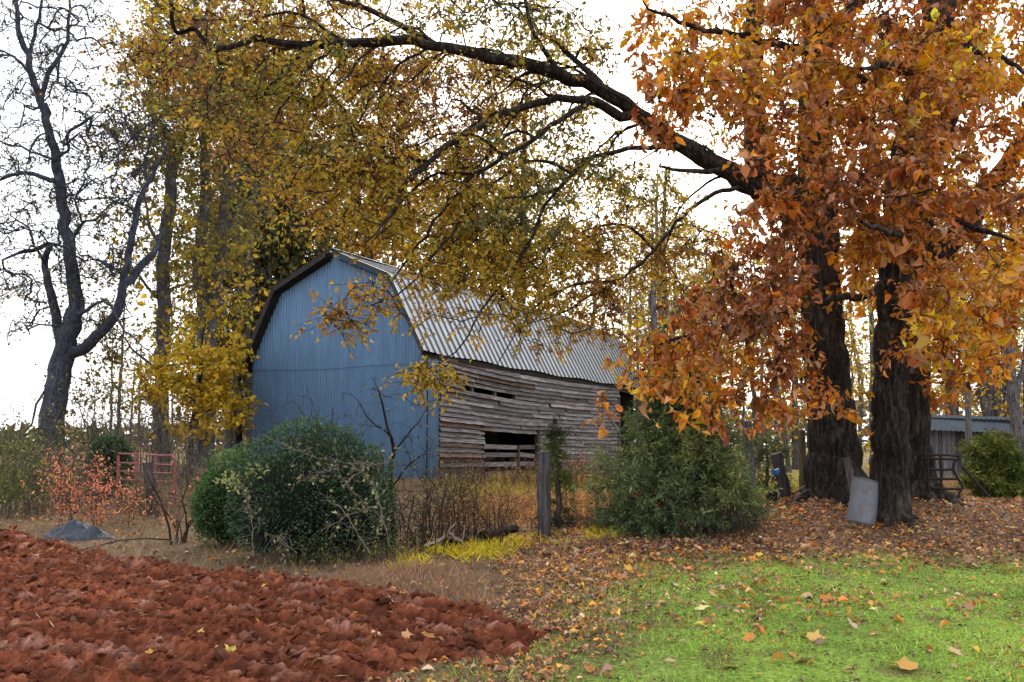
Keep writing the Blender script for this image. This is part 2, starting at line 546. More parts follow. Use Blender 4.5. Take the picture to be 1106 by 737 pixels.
def soil_col(nt):
    co = coords(nt)
    a = noise(nt, 5, 6, 0.65, co)
    c = ramp(nt, a, [(0.28, (0.055, 0.015, 0.008)), (0.5, (0.185, 0.052, 0.024)), (0.72, (0.35, 0.118, 0.058))])
    b = mapr(nt, noise(nt, 45, 4, 0.7, co), 0.25, 0.75, 0.7, 1.25)
    return mixc(nt, mixc(nt, c, b, 1.0, 'MULTIPLY'), attr(nt), 1.0, 'MULTIPLY')
M['soil'] = pbr('ploughed red clay', soil_col, lambda nt: mapr(nt, noise(nt, 7, 3, 0.5, coords(nt)), 0.3, 0.7, 0.6, 0.95),
                bump=lambda nt: noise(nt, 38, 6, 0.72, coords(nt)), bstr=0.9, bdist=0.035, spec=0.12)

def tin_blue(nt):
    co = coords(nt, (1, 1, 0.22))
    a = mapr(nt, noise(nt, 3.2, 6, 0.7, co), 0.3, 0.7, 0.78, 1.18)
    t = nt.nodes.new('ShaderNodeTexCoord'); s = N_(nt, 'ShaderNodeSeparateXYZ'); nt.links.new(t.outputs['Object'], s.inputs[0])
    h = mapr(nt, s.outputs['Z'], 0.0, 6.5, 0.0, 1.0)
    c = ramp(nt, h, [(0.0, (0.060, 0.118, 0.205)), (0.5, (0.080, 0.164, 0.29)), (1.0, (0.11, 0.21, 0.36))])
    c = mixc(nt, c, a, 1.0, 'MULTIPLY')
    r = mapr(nt, noise(nt, 9, 5, 0.7, coords(nt, (1, 1, 0.12))), 0.66, 0.8, 0.0, 0.35)
    return mixc(nt, c, (0.10, 0.075, 0.06), r)
M['tin_blue'] = pbr('blue corrugated tin', tin_blue, 0.5, 0.15, bump=lambda nt: noise(nt, 6, 3, 0.5, coords(nt)), bstr=0.1, spec=0.4)

def tin_roof(base, amt):
    def f(nt):
        a = mapr(nt, noise(nt, 2.0, 5, 0.65, coords(nt, (1, 0.4, 0.4))), 0.3, 0.7, 0.8, 1.15)
        c = mixc(nt, base, a, 1.0, 'MULTIPLY')
        r = mapr(nt, noise(nt, 5, 5, 0.7, coords(nt, (1.4, 0.3, 0.3))), 0.56, 0.75, 0.0, amt)
        return mixc(nt, c, (0.16, 0.10, 0.07), r)
    return f
M['tin_roof'] = pbr('galvanised roof sheet', tin_roof((0.47, 0.49, 0.52), 0.5), 0.5, 0.4, spec=0.5)
M['tin_roof_shade'] = pbr('shade-painted rusty roof rib', tin_roof((0.10, 0.105, 0.115), 0.5), 0.6, 0.2, spec=0.3)  # shade of the rib sides put into the colour; rust blotches are wear
M['roof_edge'] = pbr('black tar paper edge', attr_noise(8, 0.7, 1.4), 0.85, spec=0.2)

def plank_col(nt):
    g = N_(nt, 'ShaderNodeNewGeometry')
    co = coords(nt, (0.35, 6, 6))
    a = noise(nt, 5.0, 7, 0.68, co)
    c = ramp(nt, a, [(0.3, (0.042, 0.038, 0.040)), (0.48, (0.155, 0.145, 0.150)), (0.7, (0.36, 0.345, 0.355))])
    k = mapr(nt, g.outputs['Random Per Island'], 0, 1, 0.6, 1.3)
    c = mixc(nt, c, k, 1.0, 'MULTIPLY')
    st = mapr(nt, noise(nt, 1.0, 4, 0.6, coords(nt, (0.6, 1.5, 1.5))), 0.58, 0.75, 0.0, 0.6)
    c = mixc(nt, c, (0.13, 0.065, 0.045), st)
    return mixc(nt, c, attr(nt), 1.0, 'MULTIPLY')
M['plank'] = pbr('weathered grey plank', plank_col, 0.9, bump=lambda nt: noise(nt, 9, 6, 0.7, coords(nt, (0.3, 6, 6))), bstr=0.5, bdist=0.02, spec=0.15)

def plank_v(nt):
    g = N_(nt, 'ShaderNodeNewGeometry')
    a = noise(nt, 6.0, 6, 0.65, coords(nt, (4, 4, 0.3)))
    c = ramp(nt, a, [(0.3, (0.04, 0.038, 0.045)), (0.5, (0.12, 0.115, 0.13)), (0.72, (0.25, 0.24, 0.26))])
    k = mapr(nt, g.outputs['Random Per Island'], 0, 1, 0.6, 1.25)
    return mixc(nt, mixc(nt, c, k, 1.0, 'MULTIPLY'), attr(nt), 1.0, 'MULTIPLY')
M['plank_v'] = pbr('weathered upright board', plank_v, 0.9, bump=lambda nt: noise(nt, 9, 6, 0.7, coords(nt, (6, 6, 0.3))), bstr=0.5, bdist=0.02, spec=0.15)
M['dark_inside'] = pbr('dark barn timber', attr_noise(6, 0.6, 1.4), 0.95, spec=0.1)
M['red_paint'] = pbr('faded red paint', attr_noise(14, 0.55, 1.25), 0.6, 0.1)
M['rust'] = pbr('rusty iron', attr_noise(25, 0.5, 1.5), 0.8, 0.3)

def galv(nt):
    co = coords(nt)
    a = mapr(nt, noise(nt, 4, 5, 0.6, co), 0.3, 0.7, 0.75, 1.2)
    c = mixc(nt, (0.16, 0.18, 0.21), a, 1.0, 'MULTIPLY')
    r = mapr(nt, noise(nt, 6, 6, 0.75, coords(nt, (1, 1, 0.6))), 0.5, 0.68, 0.0, 0.85)
    return mixc(nt, c, (0.15, 0.075, 0.035), r)
M['galv'] = pbr('dull galvanised steel', galv, 0.6, 0.1, bump=lambda nt: noise(nt, 3, 3, 0.5, coords(nt)), bstr=0.15, spec=0.4)
M['tarp'] = pbr('grey plastic sheet', attr_noise(5, 0.6, 1.4), 0.6, 0.0, bump=lambda nt: noise(nt, 12, 4, 0.6, coords(nt)), bstr=0.6, spec=0.2)
M['plastic'] = pbr('black plastic', attr_noise(6, 0.8, 1.2), 0.45, spec=0.4)

# ------------------------------------------------------------------ camera, sky, sun
cam = bpy.data.cameras.new('camera'); cam.sensor_width = 36.0; cam.lens = 36.0 * F / 1106.0
cam.clip_start = 0.05; cam.clip_end = 3000
co = bpy.data.objects.new('camera', cam); COL.objects.link(co)
co.location = (0, 0, CAMZ); co.rotation_euler = (math.pi / 2 + PITCH, 0, 0)
scene.camera = co
scene.render.resolution_x = 1024; scene.render.resolution_y = 682

SUN_EL, SUN_AZ = rad(30), rad(10)      # azimuth from +Y towards +X
w = bpy.data.worlds.new("World"); scene.world = w; w.use_nodes = True
nt = w.node_tree; nt.nodes.clear()
sky = nt.nodes.new('ShaderNodeTexSky'); sky.sky_type = 'NISHITA'; sky.sun_disc = False
sky.sun_elevation = SUN_EL; sky.sun_rotation = SUN_AZ; sky.air_density = 1.0; sky.dust_density = 3.0
bg1 = N_(nt, 'ShaderNodeBackground', Strength=0.06); nt.links.new(sky.outputs[0], bg1.inputs[0])
tc = nt.nodes.new('ShaderNodeTexCoord')
cl = noise(nt, 2.2, 5, 0.55, tc.outputs['Generated'])
clc = ramp(nt, cl, [(0.3, (0.86, 0.89, 0.95)), (0.6, (1.0, 1.0, 1.0))])
bg2 = N_(nt, 'ShaderNodeBackground', Strength=1.65); nt.links.new(clc, bg2.inputs[0])
ad = nt.nodes.new('ShaderNodeAddShader'); nt.links.new(bg1.outputs[0], ad.inputs[0]); nt.links.new(bg2.outputs[0], ad.inputs[1])
wo = nt.nodes.new('ShaderNodeOutputWorld'); nt.links.new(ad.outputs[0], wo.inputs[0])
sl = bpy.data.lights.new('sun', 'SUN'); sl.energy = 2.8; sl.angle = rad(11); sl.color = (1.0, 0.94, 0.84)
so = bpy.data.objects.new('sun', sl); COL.objects.link(so)
sd = Vector((math.sin(SUN_AZ) * math.cos(SUN_EL), math.cos(SUN_AZ) * math.cos(SUN_EL), math.sin(SUN_EL)))
so.rotation_euler = sd.to_track_quat('Z', 'Y').to_euler(); so.location = sd * 80
scene.view_settings.view_transform = 'Standard'; scene.view_settings.look = 'None'; scene.view_settings.exposure = 0
scene.cycles.max_bounces = 6; scene.cycles.diffuse_bounces = 3; scene.cycles.transmission_bounces = 3; scene.cycles.glossy_bounces = 2
# ------------------------------------------------------------------ ground
def inpoly(x, y, poly):
    r = np.zeros(x.shape, bool); n = len(poly)
    for i in range(n):
        x0, y0 = poly[i]; x1, y1 = poly[(i + 1) % n]
        if y0 == y1: continue
        c = ((y0 > y) != (y1 > y)) & (x < (x1 - x0) * (y - y0) / (y1 - y0) + x0)
        r ^= c
    return r

def world_poly(pts): return [tuple(G(*p)[:2]) for p in pts]

def soft(x, y, poly, w=0.35, seed=0):
    s = 0
    for k in range(6):
        q = np.stack([x * 1.4, y * 1.4, np.full_like(x, k * 3.1)], -1)
        q2 = q * 4.0
        wx = (vnoise(q, seed + k) - .5) * 2 * w + (vnoise(q2, seed + k + 50) - .5) * w
        wy = (vnoise(q, seed + k + 20) - .5) * 2 * w + (vnoise(q2, seed + k + 70) - .5) * w
        s = s + inpoly(x + wx * 1.3, y + wy * 1.3, poly)
    return s / 6.0

PG = world_poly([(470, 900), (540, 745), (600, 718), (645, 690), (655, 655), (690, 622), (740, 606), (820, 604), (900, 600), (980, 596), (1060, 606), (1300, 612), (1700, 900)])
PFIELD = world_poly([(-260, 565), (0, 578), (70, 590), (150, 606), (250, 616), (330, 626), (430, 638), (520, 657), (585, 688), (560, 708), (470, 715), (395, 733), (320, 800), (280, 1000), (-600, 1000), (-700, 700)])
PFIELD_BIG = PFIELD
PORANGE = world_poly([(470, 560), (520, 518), (660, 512), (800, 505), (860, 520), (700, 560), (640, 575), (600, 566), (520, 572)])
PYELLOW_BACK = world_poly([(470, 522), (660, 513), (880, 490), (900, 505), (860, 540), (760, 530), (640, 527), (520, 538)])
PLEFT = world_poly([(-300, 500), (190, 505), (260, 560), (420, 600), (540, 625), (600, 660), (420, 650), (260, 625), (100, 600), (-300, 572)])
PYEL = world_poly([(420, 606), (480, 592), (540, 580), (700, 568), (705, 576), (560, 592), (530, 604), (450, 616)])
PDIRT = world_poly([(930, 585), (990, 565), (1060, 540), (1300, 545), (1400, 605), (1080, 603), (1000, 596)])
PRGRASS = world_poly([(1000, 540), (1003, 500), (1300, 485), (1400, 520), (1080, 530)])

def ground_color(x, y):
    c = np.tile(np.array([0.15, 0.088, 0.055]), (len(x), 1))
    def over(col, m):
        nonlocal c
        c = c * (1 - m[:, None]) + np.asarray(col) * m[:, None]
    d = np.hypot(x, y)
    over((0.20, 0.15, 0.06), np.clip((d - 24) / 8, 0, 1))
    over((0.19, 0.125, 0.075), soft(x, y, PLEFT, 0.5, 3))
    over((0.30, 0.145, 0.045), soft(x, y, PORANGE, 0.5, 5))
    over((0.33, 0.27, 0.06), soft(x, y, PYELLOW_BACK, 0.8, 7) * 0.8)
    over((0.23, 0.16, 0.09), soft(x, y, PRGRASS, 0.7, 8))
    over((0.15, 0.105, 0.075), soft(x, y, PDIRT, 0.6, 9))
    g = soft(x, y, PG, 1.2, 11)
    q = np.stack([x * 0.9, y * 0.9, x * 0], -1)
    gv = fbm(q, 3, 31)[:, None]
    gc = np.array([0.13, 0.20, 0.04]) * (1 - gv) + np.array([0.32, 0.47, 0.07]) * gv
    patch = np.clip((fbm(q * 2.1 + 9, 3, 41) - 0.62) * 8, 0, 1) * 0.7
    m = (g * (1 - patch))[:, None]
    c = c * (1 - m) + gc * m
    return c

def axis(a, b, st, lo, hi):
    core = np.arange(a, b, st)
    up, s, x = [], st, b
    while x < hi: up.append(x); s *= 1.12; x += s
    up.append(hi)
    dn, s, x = [], st, a - st
    while x > lo: dn.append(x); s *= 1.12; x -= s
    dn.append(lo)
    return np.concatenate([dn[::-1], core, up])

xs = axis(-13, 13, 0.075, -700, 700); ys = axis(4.0, 22, 0.075, -60, 900)
X, Y = np.meshgrid(xs, ys); x = X.ravel(); y = Y.ravel()
z = ground_h(x, y)
d = np.hypot(x, y)
nz = (fbm(np.stack([x * 2.3, y * 2.3, x * 0], -1), 3, 2) - .5) * 0.05 + (fbm(np.stack([x * 9, y * 9, x * 0], -1), 2, 4) - .5) * 0.025
z = z + nz * np.clip(1.5 - d / 30, 0, 1)
fieldm = soft(x, y, PFIELD, 0.05, 1)
z = z - 0.10 * np.clip((fieldm - 0.5) * 2, 0, 1)
# small mounds at the feet of the two oaks
TA = G(903, 545); TBp = G(958, 569); TC = G(988, 546)
for c_, hh, ww in ((TA, .16, 1.5), (TBp, .10, 1.0), (TC, .14, 1.3)):
    z = z + hh * np.exp(-((x - c_[0]) ** 2 + (y - c_[1]) ** 2) / ww ** 2)
gc = ground_color(x, y)
mb = MB(); nx, ny = len(xs), len(ys)
i = np.arange(ny - 1)[:, None] * nx; j = np.arange(nx - 1)[None, :]
mb.add(np.stack([x, y, z], 1), np.stack([i + j, i + j + 1, i + nx + j + 1, i + nx + j], -1).reshape(-1, 4), gc)
tag(mb.build('ground', M['ground'], smooth=True), kind='structure')
GX, GY, GZ = xs, ys, z.reshape(ny, nx)

def gz(x, y):
    """height of the built ground"""
    x = np.atleast_1d(np.asarray(x, float)); y = np.atleast_1d(np.asarray(y, float))
    i = np.clip(np.searchsorted(GX, x) - 1, 0, len(GX) - 2); j = np.clip(np.searchsorted(GY, y) - 1, 0, len(GY) - 2)
    u = (x - GX[i]) / (GX[i + 1] - GX[i]); v = (y - GY[j]) / (GY[j + 1] - GY[j])
    return GZ[j, i] * (1 - u) * (1 - v) + GZ[j, i + 1] * u * (1 - v) + GZ[j + 1, i] * (1 - u) * v + GZ[j + 1, i + 1] * u * v

def on(px, py):
    p = G(px, py); p[2] = gz(p[0], p[1])[0]; return p

# ------------------------------------------------------------------ ploughed field
FS = 0.019
fx = np.arange(-9.6, 1.4, FS); fy = np.arange(4.4, 14.6, FS)
X, Y = np.meshgrid(fx, fy); x = X.ravel(); y = Y.ravel()
inm = soft(x, y, PFIELD, 0.32, 21)
dirv = nrm(np.array([7.6, -4.6])); per = np.array([-dirv[1], dirv[0]])
s = x * dirv[0] + y * dirv[1]; t = x * per[0] + y * per[1]
wob = (fbm(np.stack([s * 0.5, t * 0.5, s * 0], -1), 3, 61) - .5) * 0.5
fur = np.sin((t + wob) / 0.40 * 2 * np.pi)
h = 0.03 * fur
# crumbled soil: fractal lumps plus a fine cellular break-up
def f2(k, o, sd_): return fbm(np.stack([s * k * .7, t * k, s * 0], -1), o, sd_) - .5
h = h + f2(1.3, 3, 70) * .08 + (.5 - np.abs(f2(3.2, 3, 71)) * 4) * .024 + (.5 - np.abs(f2(8.0, 3, 72)) * 4) * .048 + f2(19.0, 3, 73) * .075
F1, F2, ha, hb, hc, bx, by = worley(s * 8 + f2(6, 2, 74) * 1.5, t * 13 + f2(6, 2, 75) * 1.5, 76)
h = h + f2(42.0, 2, 78) * .035 + (ha - .5) * .036 + (hb - .5) * bx * .035 + (hc - .5) * by * .05 - .018 * np.exp(-((F2 - F1) / .10) ** 2)
F1, F2, ha, hb, hc, bx, by = worley(s * 20, t * 26, 77)
h = h + (ha - .5) * .034
big = 0.012
z = ground_h(x, y) + big + h * (0.6 + 0.4 * np.clip((inm - .2) * 2, 0, 1)) * 1.0
z = z - 0.16 * (1 - np.clip(inm * 1.7, 0, 1))
sl = np.clip((fbm(np.stack([s * 2.2, t * 5.5, s * 0], -1), 3, 79) - .56) * 8, 0, 1) * np.clip(h * 25, 0, 1)
vv = np.clip(0.92 + h * 6.5, .30, 1.5) * (0.8 + 0.4 * vnoise(np.stack([x * 25, y * 25, x * 0], -1), 83)) * (0.82 + 0.4 * (fbm(np.stack([x * 1.4, y * 1.4, x * 0], -1), 3, 80)))  # hollows coloured darker in place of shade, crests brighter
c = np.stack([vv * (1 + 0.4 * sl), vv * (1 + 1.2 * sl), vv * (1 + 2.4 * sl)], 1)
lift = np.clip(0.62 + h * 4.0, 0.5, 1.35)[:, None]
mb = MB(); nx, ny = len(fx), len(fy)
i = np.arange(ny - 1)[:, None] * nx; j = np.arange(nx - 1)[None, :]
fq = np.stack([i + j, i + j + 1, i + nx + j + 1, i + nx + j], -1).reshape(-1, 4)
keep = inm[fq].max(1) > 0.02
used = np.unique(fq[keep]); rem = np.full(len(x), -1); rem[used] = np.arange(len(used))
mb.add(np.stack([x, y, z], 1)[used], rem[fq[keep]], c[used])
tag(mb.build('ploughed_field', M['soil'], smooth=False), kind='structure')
FH = z.reshape(ny, nx); FIN = inm.reshape(ny, nx)
def field_z(px_, py_):
    i = np.clip(((px_ - fx[0]) / FS).astype(int), 0, nx - 1); j = np.clip(((py_ - fy[0]) / FS).astype(int), 0, ny - 1)
    return FH[j, i], FIN[j, i]

# loose clods lying on the ploughed soil
import bmesh
bm_ = bmesh.new(); bmesh.ops.create_icosphere(bm_, subdivisions=1, radius=1.0)
IV = np.array([v.co[:] for v in bm_.verts]); IF = np.array([[v.index for v in f.verts] for f in bm_.faces]); bm_.free()
def rocks(mb, C, S, col, seed=0, flat=0.6, rough=0.35):
    rs = np.random.default_rng(seed)
    for c, s_, cc in zip(C, S, col):
        q = IV * (1 + rough * (vnoise(IV * 1.6 + rs.uniform(0, 50, 3), seed) - .5) * 2 + 0.18 * (vnoise(IV * 4 + rs.uniform(0, 50, 3), seed) - .5) * 2)[:, None]
        # chop with a few planes for broken faces
        for _ in range(3):
            n_ = nrm(rs.normal(size=3)); dd = q @ n_; cut = rs.uniform(0.35, 0.75)
            q = q - np.clip(dd - cut, 0, None)[:, None] * n_ * 0.9
        q = q * np.array([rs.uniform(.8, 1.5), rs.uniform(.7, 1.1), flat * rs.uniform(.7, 1.3)]) * s_
        a, b, g_ = rs.uniform(0, 6.28), rs.normal(0, .35), rs.normal(0, .35)
        from mathutils import Euler
        q = q @ np.array(Euler((b, g_, a)).to_matrix()).T
        mb.add(q + c, IF, np.tile(cc, (len(q), 1)))
mb = MB()
n = 20000
cx = R.uniform(-9.4, 1.2, n); cy = R.uniform(4.6, 14.3, n)
cz, ci = field_z(cx, cy)
k = ci > 0.35; cx, cy, cz = cx[k], cy[k], cz[k]
S = np.minimum(R.lognormal(math.log(0.016), 0.66, len(cx)), 0.10)
br = R.uniform(0.55, 1.25, len(cx))
pale = (R.uniform(0, 1, len(cx)) > 0.8).astype(float)
colr = np.stack([br * (1 + .3 * pale), br * (1 + .9 * pale), br * (1 + 1.6 * pale)], 1)
rocks(mb, np.stack([cx, cy, cz + S * 0.3], 1), S, colr, 5, .5)
tag(mb.build('soil_clods', M['soil'], smooth=False), kind='stuff')
# the big pale clod near the bottom of the frame
p = on(138, 722); mb = MB()
rocks(mb, [p + np.array([0, 0, .06])], [0.17], [np.array([1.5, 1.75, 1.8])], 11, 0.55)
tag(mb.build('clay_clod', M['soil'], smooth=False), 'large pale red clod of clay standing out of the ploughed field', 'clod')

# ------------------------------------------------------------------ barn
W_, LEN = 7.6, 16.2
PROF = [(0.0, 3.98), (1.28, 6.3), (3.65, 7.28), (6.2, 6.3), (7.6, 3.88)]
def prof(u): return np.interp(u, [p[0] for p in PROF], [p[1] for p in PROF])
barn = thing('barn', 'old blue tin and weathered plank barn with a rounded gambrel roof standing behind the bushes', 'barn', (BO[0], BO[1], 0), math.atan2(BA[1], BA[0]))
def sh(v):
    v = np.asarray(v, float).copy(); v[..., 2] = v[..., 2] - TILT * v[..., 0]; return v

def corrugated(mb, u0, u1, zlo, zhi, x0, per=0.125, amp=0.014, mi=0, nz=1):
    """upright corrugated sheet in the plane x=x0 spanning u (local y), bulging to -x"""
    n = int(round((u1 - u0) / per)) * 8 + 1
    u = np.linspace(u0, u1, n)
    ph = ((u - u0) / per) % 1.0
    off = amp * np.cos(ph * 2 * np.pi) + 0.012 * (vnoise(np.stack([u * 1.2, u * 0, u * 0], -1), 3) - .5)
    lo = zlo(u); hi = zhi(u)
    rows = []
    for k in range(nz + 1):
        tt = k / nz; rows.append(np.stack([x0 - off, u, lo * (1 - tt) + hi * tt], 1))
    V = np.concatenate(rows)
    f = np.concatenate([np.stack([np.arange(n - 1) + k * n, np.arange(1, n) + k * n, np.arange(1, n) + (k + 1) * n, np.arange(n - 1) + (k + 1) * n], 1) for k in range(nz)])
    mb.add(V, f, None, mi)
SEAM = 3.55
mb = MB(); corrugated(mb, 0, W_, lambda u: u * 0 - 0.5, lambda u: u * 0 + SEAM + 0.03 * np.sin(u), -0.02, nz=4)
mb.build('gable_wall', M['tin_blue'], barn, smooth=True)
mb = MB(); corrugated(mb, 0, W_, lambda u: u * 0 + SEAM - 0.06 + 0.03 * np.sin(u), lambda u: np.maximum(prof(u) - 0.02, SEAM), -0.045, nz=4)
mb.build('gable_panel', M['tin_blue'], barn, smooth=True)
# roof: ribbed sheets following the gambrel, both sides
OV = 0.38
def roof_side(sign):
    pts = [(u, zz) for u, zz in PROF] if sign > 0 else [(W_ - u, zz) for u, zz in PROF]
    half = pts[:3]
    # extend eave
    e0, e1 = np.array(half[0]), np.array(half[1]); dn = (e0 - e1) / np.linalg.norm(e0 - e1)
    line = [tuple(e0 + dn * (0.16 if sign > 0 else 0.4))] + half
    line = np.array(line)
    nrmz = []
    for k in range(len(line)):
        a = line[max(k - 1, 0)]; b = line[min(k + 1, len(line) - 1)]; d_ = (b - a) / np.linalg.norm(b - a)
        n_ = np.array([-d_[1], d_[0]]) * (1 if sign > 0 else -1)
        nrmz.append(n_ if n_[1] > 0 or abs(n_[1]) < 1e-6 else -n_)
    nrmz = np.array(nrmz)
    mb = MB()
    per = 0.33
    xs_, hs, ms = [], [], []
    x_ = -OV
    prs = [(0.0, 0.0), (0.21, 0.0), (0.23, 0.035), (0.29, 0.035), (0.31, 0.0)]
    while x_ < LEN + 0.3:
        for dx_, hh in prs: xs_.append(x_ + dx_); hs.append(hh)
        x_ += per
    xs_ = np.array(xs_); hs = np.array(hs)
    sag = 0.07 * np.sin(xs_ / LEN * 3.1) + 0.03 * np.sin(xs_ * 1.7)
    nl = len(line)
    V = np.zeros((nl, len(xs_), 3))
    for k in range(nl):
        V[k, :, 0] = xs_
        V[k, :, 1] = line[k, 0] + nrmz[k, 0] * (hs + 0.05)
        V[k, :, 2] = line[k, 1] + nrmz[k, 1] * (hs + 0.05) - sag * (1.0 if k < 2 else 0.6)
    V = sh(V)
    n = len(xs_)
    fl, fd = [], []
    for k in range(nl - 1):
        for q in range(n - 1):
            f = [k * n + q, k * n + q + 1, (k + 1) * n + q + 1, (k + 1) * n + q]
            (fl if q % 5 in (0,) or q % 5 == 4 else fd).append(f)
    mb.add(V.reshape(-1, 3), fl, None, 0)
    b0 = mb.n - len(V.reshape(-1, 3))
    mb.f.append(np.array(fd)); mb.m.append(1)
    o = mb.build('roof', [M['tin_roof'], M['tin_roof_shade']], barn)
    # soffit boards below, dark
    mb = MB()
    V2 = np.zeros((nl, 2, 3))
    for k in range(nl):
        for q, xx in enumerate((-OV + 0.02, LEN + 0.25)):
            V2[k, q] = (xx, line[k, 0] + nrmz[k, 0] * 0.0, line[k, 1] + nrmz[k, 1] * 0.0 - 0.10 - 0.08)
    V2 = sh(V2)
    mb.add(V2.reshape(-1, 3), [[2 * k, 2 * k + 1, 2 * k + 3, 2 * k + 2] for k in range(nl - 1)], (0.03, 0.028, 0.026))
    mb.build('roof_deck', M['dark_inside'], barn)
    # rake edge: thick dark trim along the front gable
    mb = MB()
    for k in range(nl - 1):
        a = (-OV - 0.03, line[k, 0] + nrmz[k, 0] * .0, line[k, 1] + nrmz[k, 1] * .0 - (0.07 if sign < 0 else 0.0))
        b = (-OV - 0.03, line[k + 1, 0] + nrmz[k + 1, 0] * .0, line[k + 1, 1] + nrmz[k + 1, 1] * .0 - (0.07 if sign < 0 else 0.0))
        mb.bar(a, b, 0.05, 0.17 if sign < 0 else 0.08, up=(0, nrmz[k, 0], nrmz[k, 1]), col=(0.035, 0.03, 0.032) if sign < 0 else (0.05, .05, .055))
    mb.build('rake_trim', M['roof_edge'], barn)
roof_side(1); roof_side(-1)
# bright folded edge at the apex
mb = MB()
rp = np.array([[x_, 3.65, 7.28 + 0.13 - 0.04 * math.sin(x_ / LEN * 3.1)] for x_ in np.linspace(-OV - .06, LEN + .3, 30)])
V = []
for q in rp:
    for du, dz in ((-0.2, -0.075), (0, 0.0), (0.2, -0.075)): V.append(sh(np.array([q[0], q[1] + du, q[2] + dz])))
mb.add(V, [[3 * k + a, 3 * k + a + 1, 3 * k + a + 4, 3 * k + a + 3] for k in range(29) for a in (0, 1)])
mb.build('ridge_cap', M['tin_roof'], barn)

# side wall of lapped rough planks, sagging, with gaps and an opening
WL = 13.9
mb = MB(); mi_ = 0
DO0, DO1, DOZ = 3.05, 6.75, 1.62
rows = np.arange(0.02, 3.74, 0.160)
rs = np.random.default_rng(12)
def sag_z(x_, z_):
    k = z_ / 3.8
    return (-0.22 * k * np.sin(np.clip(x_ / WL, 0, 1) * math.pi) ** 1.2 - 0.10 * k * (x_ / WL) + 0.016 * np.sin(x_ * 0.8 + z_ * 0.5) + 0.004 * np.sin(x_ * 2.7 + z_ * 1.5))
for ri, zr in enumerate(rows):
    x_ = 0.52 + rs.uniform(-.02, .02)
    while x_ < WL:
        ln = rs.uniform(1.6, 4.6); x1 = min(x_ + ln, WL + rs.uniform(-.08, .1))
        if WL - x1 < 0.5: x1 = WL + rs.uniform(-.08, .1)
        spans = [(x_, x1)]
        if zr < DOZ - 0.05:
            ns = []
            for a, b in spans:
                if a < DO0: ns.append((a, min(b, DO0 + rs.uniform(-.05, .02))))
                if b > DO1: ns.append((max(a, DO1 + rs.uniform(-.02, .05)), b))
            spans = ns
        for a, b in spans:
            if b - a < 0.15: continue
            if 2.74 < zr < 3.0 and b > 1.9 and a < 5.1: # missing boards
                if a < 1.9: b = 1.9
                elif b > 5.1: a = 5.1
                else: continue
                if b - a < .2: continue
            if rs.uniform() < 0.02 and 3.2 > zr > 2.2 and x_ < 7: continue
            hgt = 0.164 * rs.uniform(.86, 1.0); tl = rs.normal(0, 0.010); tilt_ = 0.05 + rs.uniform(0, .035)
            n = max(3, int((b - a) / 0.28) + 1)
            xx = np.linspace(a, b, n)
            warp = rs.normal(0, .007) * np.sin((xx - a) / (b - a) * 3.14) + tl * (xx - a) / max(b - a, 1) * .6
            e1 = rs.normal(0, 0.004, n); e2 = rs.normal(0, 0.004, n)
            out = 0.012 * rs.normal() + 0.02 * rs.normal() * ((xx - a) / (b - a)) ** 2
            zb = zr + sag_z(xx, zr) + warp + e1; zt = zb + hgt + e2 - e1
            yb = -0.045 - tilt_ - out; yt = -0.03 - out
            V = np.zeros((n, 4, 3))
            V[:, 0] = np.stack([xx, yb, zb], 1); V[:, 1] = np.stack([xx, yt, zt], 1)
            V[:, 2] = np.stack([xx, yt + .022, zt], 1); V[:, 3] = np.stack([xx, yb + .026, zb], 1)
            b0 = np.arange(n - 1)[:, None] * 4
            f = np.concatenate([b0 + np.array([[k, 4 + k, 4 + (k + 1) % 4, (k + 1) % 4]]) for k in range(4)] + [np.array([[0, 1, 2, 3]]), np.array([[(n - 1) * 4 + 3, (n - 1) * 4 + 2, (n - 1) * 4 + 1, (n - 1) * 4]])])
            warm = rs.uniform()
            cc = np.array([1.0, 0.97, 0.96]) * rs.uniform(.75, 1.25) if warm > .08 else np.array([1.0, .72, .58]) * rs.uniform(.6, .95)
            mb.add(sh(V).reshape(-1, 3), f, np.tile(cc, (n * 4, 1)))
        x_ = x1 + rs.uniform(0, .03)
mb.build('plank_wall', M['plank'], barn)
# studs and posts seen through the gaps
def post(x_, y_, z0, z1, w=.13, col=(.09, .08, .075), name='post', mat='dark_inside'):
    m_ = MB(); n = 6
    V, f = [], []
    a = sh(np.array([x_, y_, z0])); b = sh(np.array([x_ + R.normal(0, .03), y_, z1]))
    m_.bar(a, b, w, w, up=(0, 1, 0), col=col)
    return m_.build(name, M[mat], barn)
for x_ in (1.2, 2.45, 3.9, 5.2, 7.6, 9.4, 11.2, 12.6): post(x_, 0.06, -.3 if not DO0 < x_ < DO1 else 1.5, 3.75, .11, (.16, .14, .13))
post(DO0 - .02, -0.01, -.3, 1.75, .14, (.2, .18, .17), 'door_post', 'plank'); post(DO1 + .02, -.03, -.3, 1.8, .16, (.35, .33, .32), 'door_post', 'plank')
post(WL - .02, -.03, -.4, 3.3, .16, (.5, .47, .45), 'corner_post', 'plank'); post(LEN - .1, -.02, -.6, 3.6, .15, (.9, .88, .85), 'corner_post', 'plank')
mb = MB(); mb.bar(sh(np.array([WL - 1.2, -.1, 2.5])), sh(np.array([WL - .05, -.1, 1.75])), .12, .04, up=(0, 1, 0), col=(.9, .88, .86)); mb.build('brace', M['plank'], barn)
mb = MB(); mb.bar(sh(np.array([.4, .03, 3.74])), sh(np.array([LEN, .03, 3.62])), .1, .16, col=(.06, .055, .05)); mb.build('eave_beam', M['dark_inside'], barn)
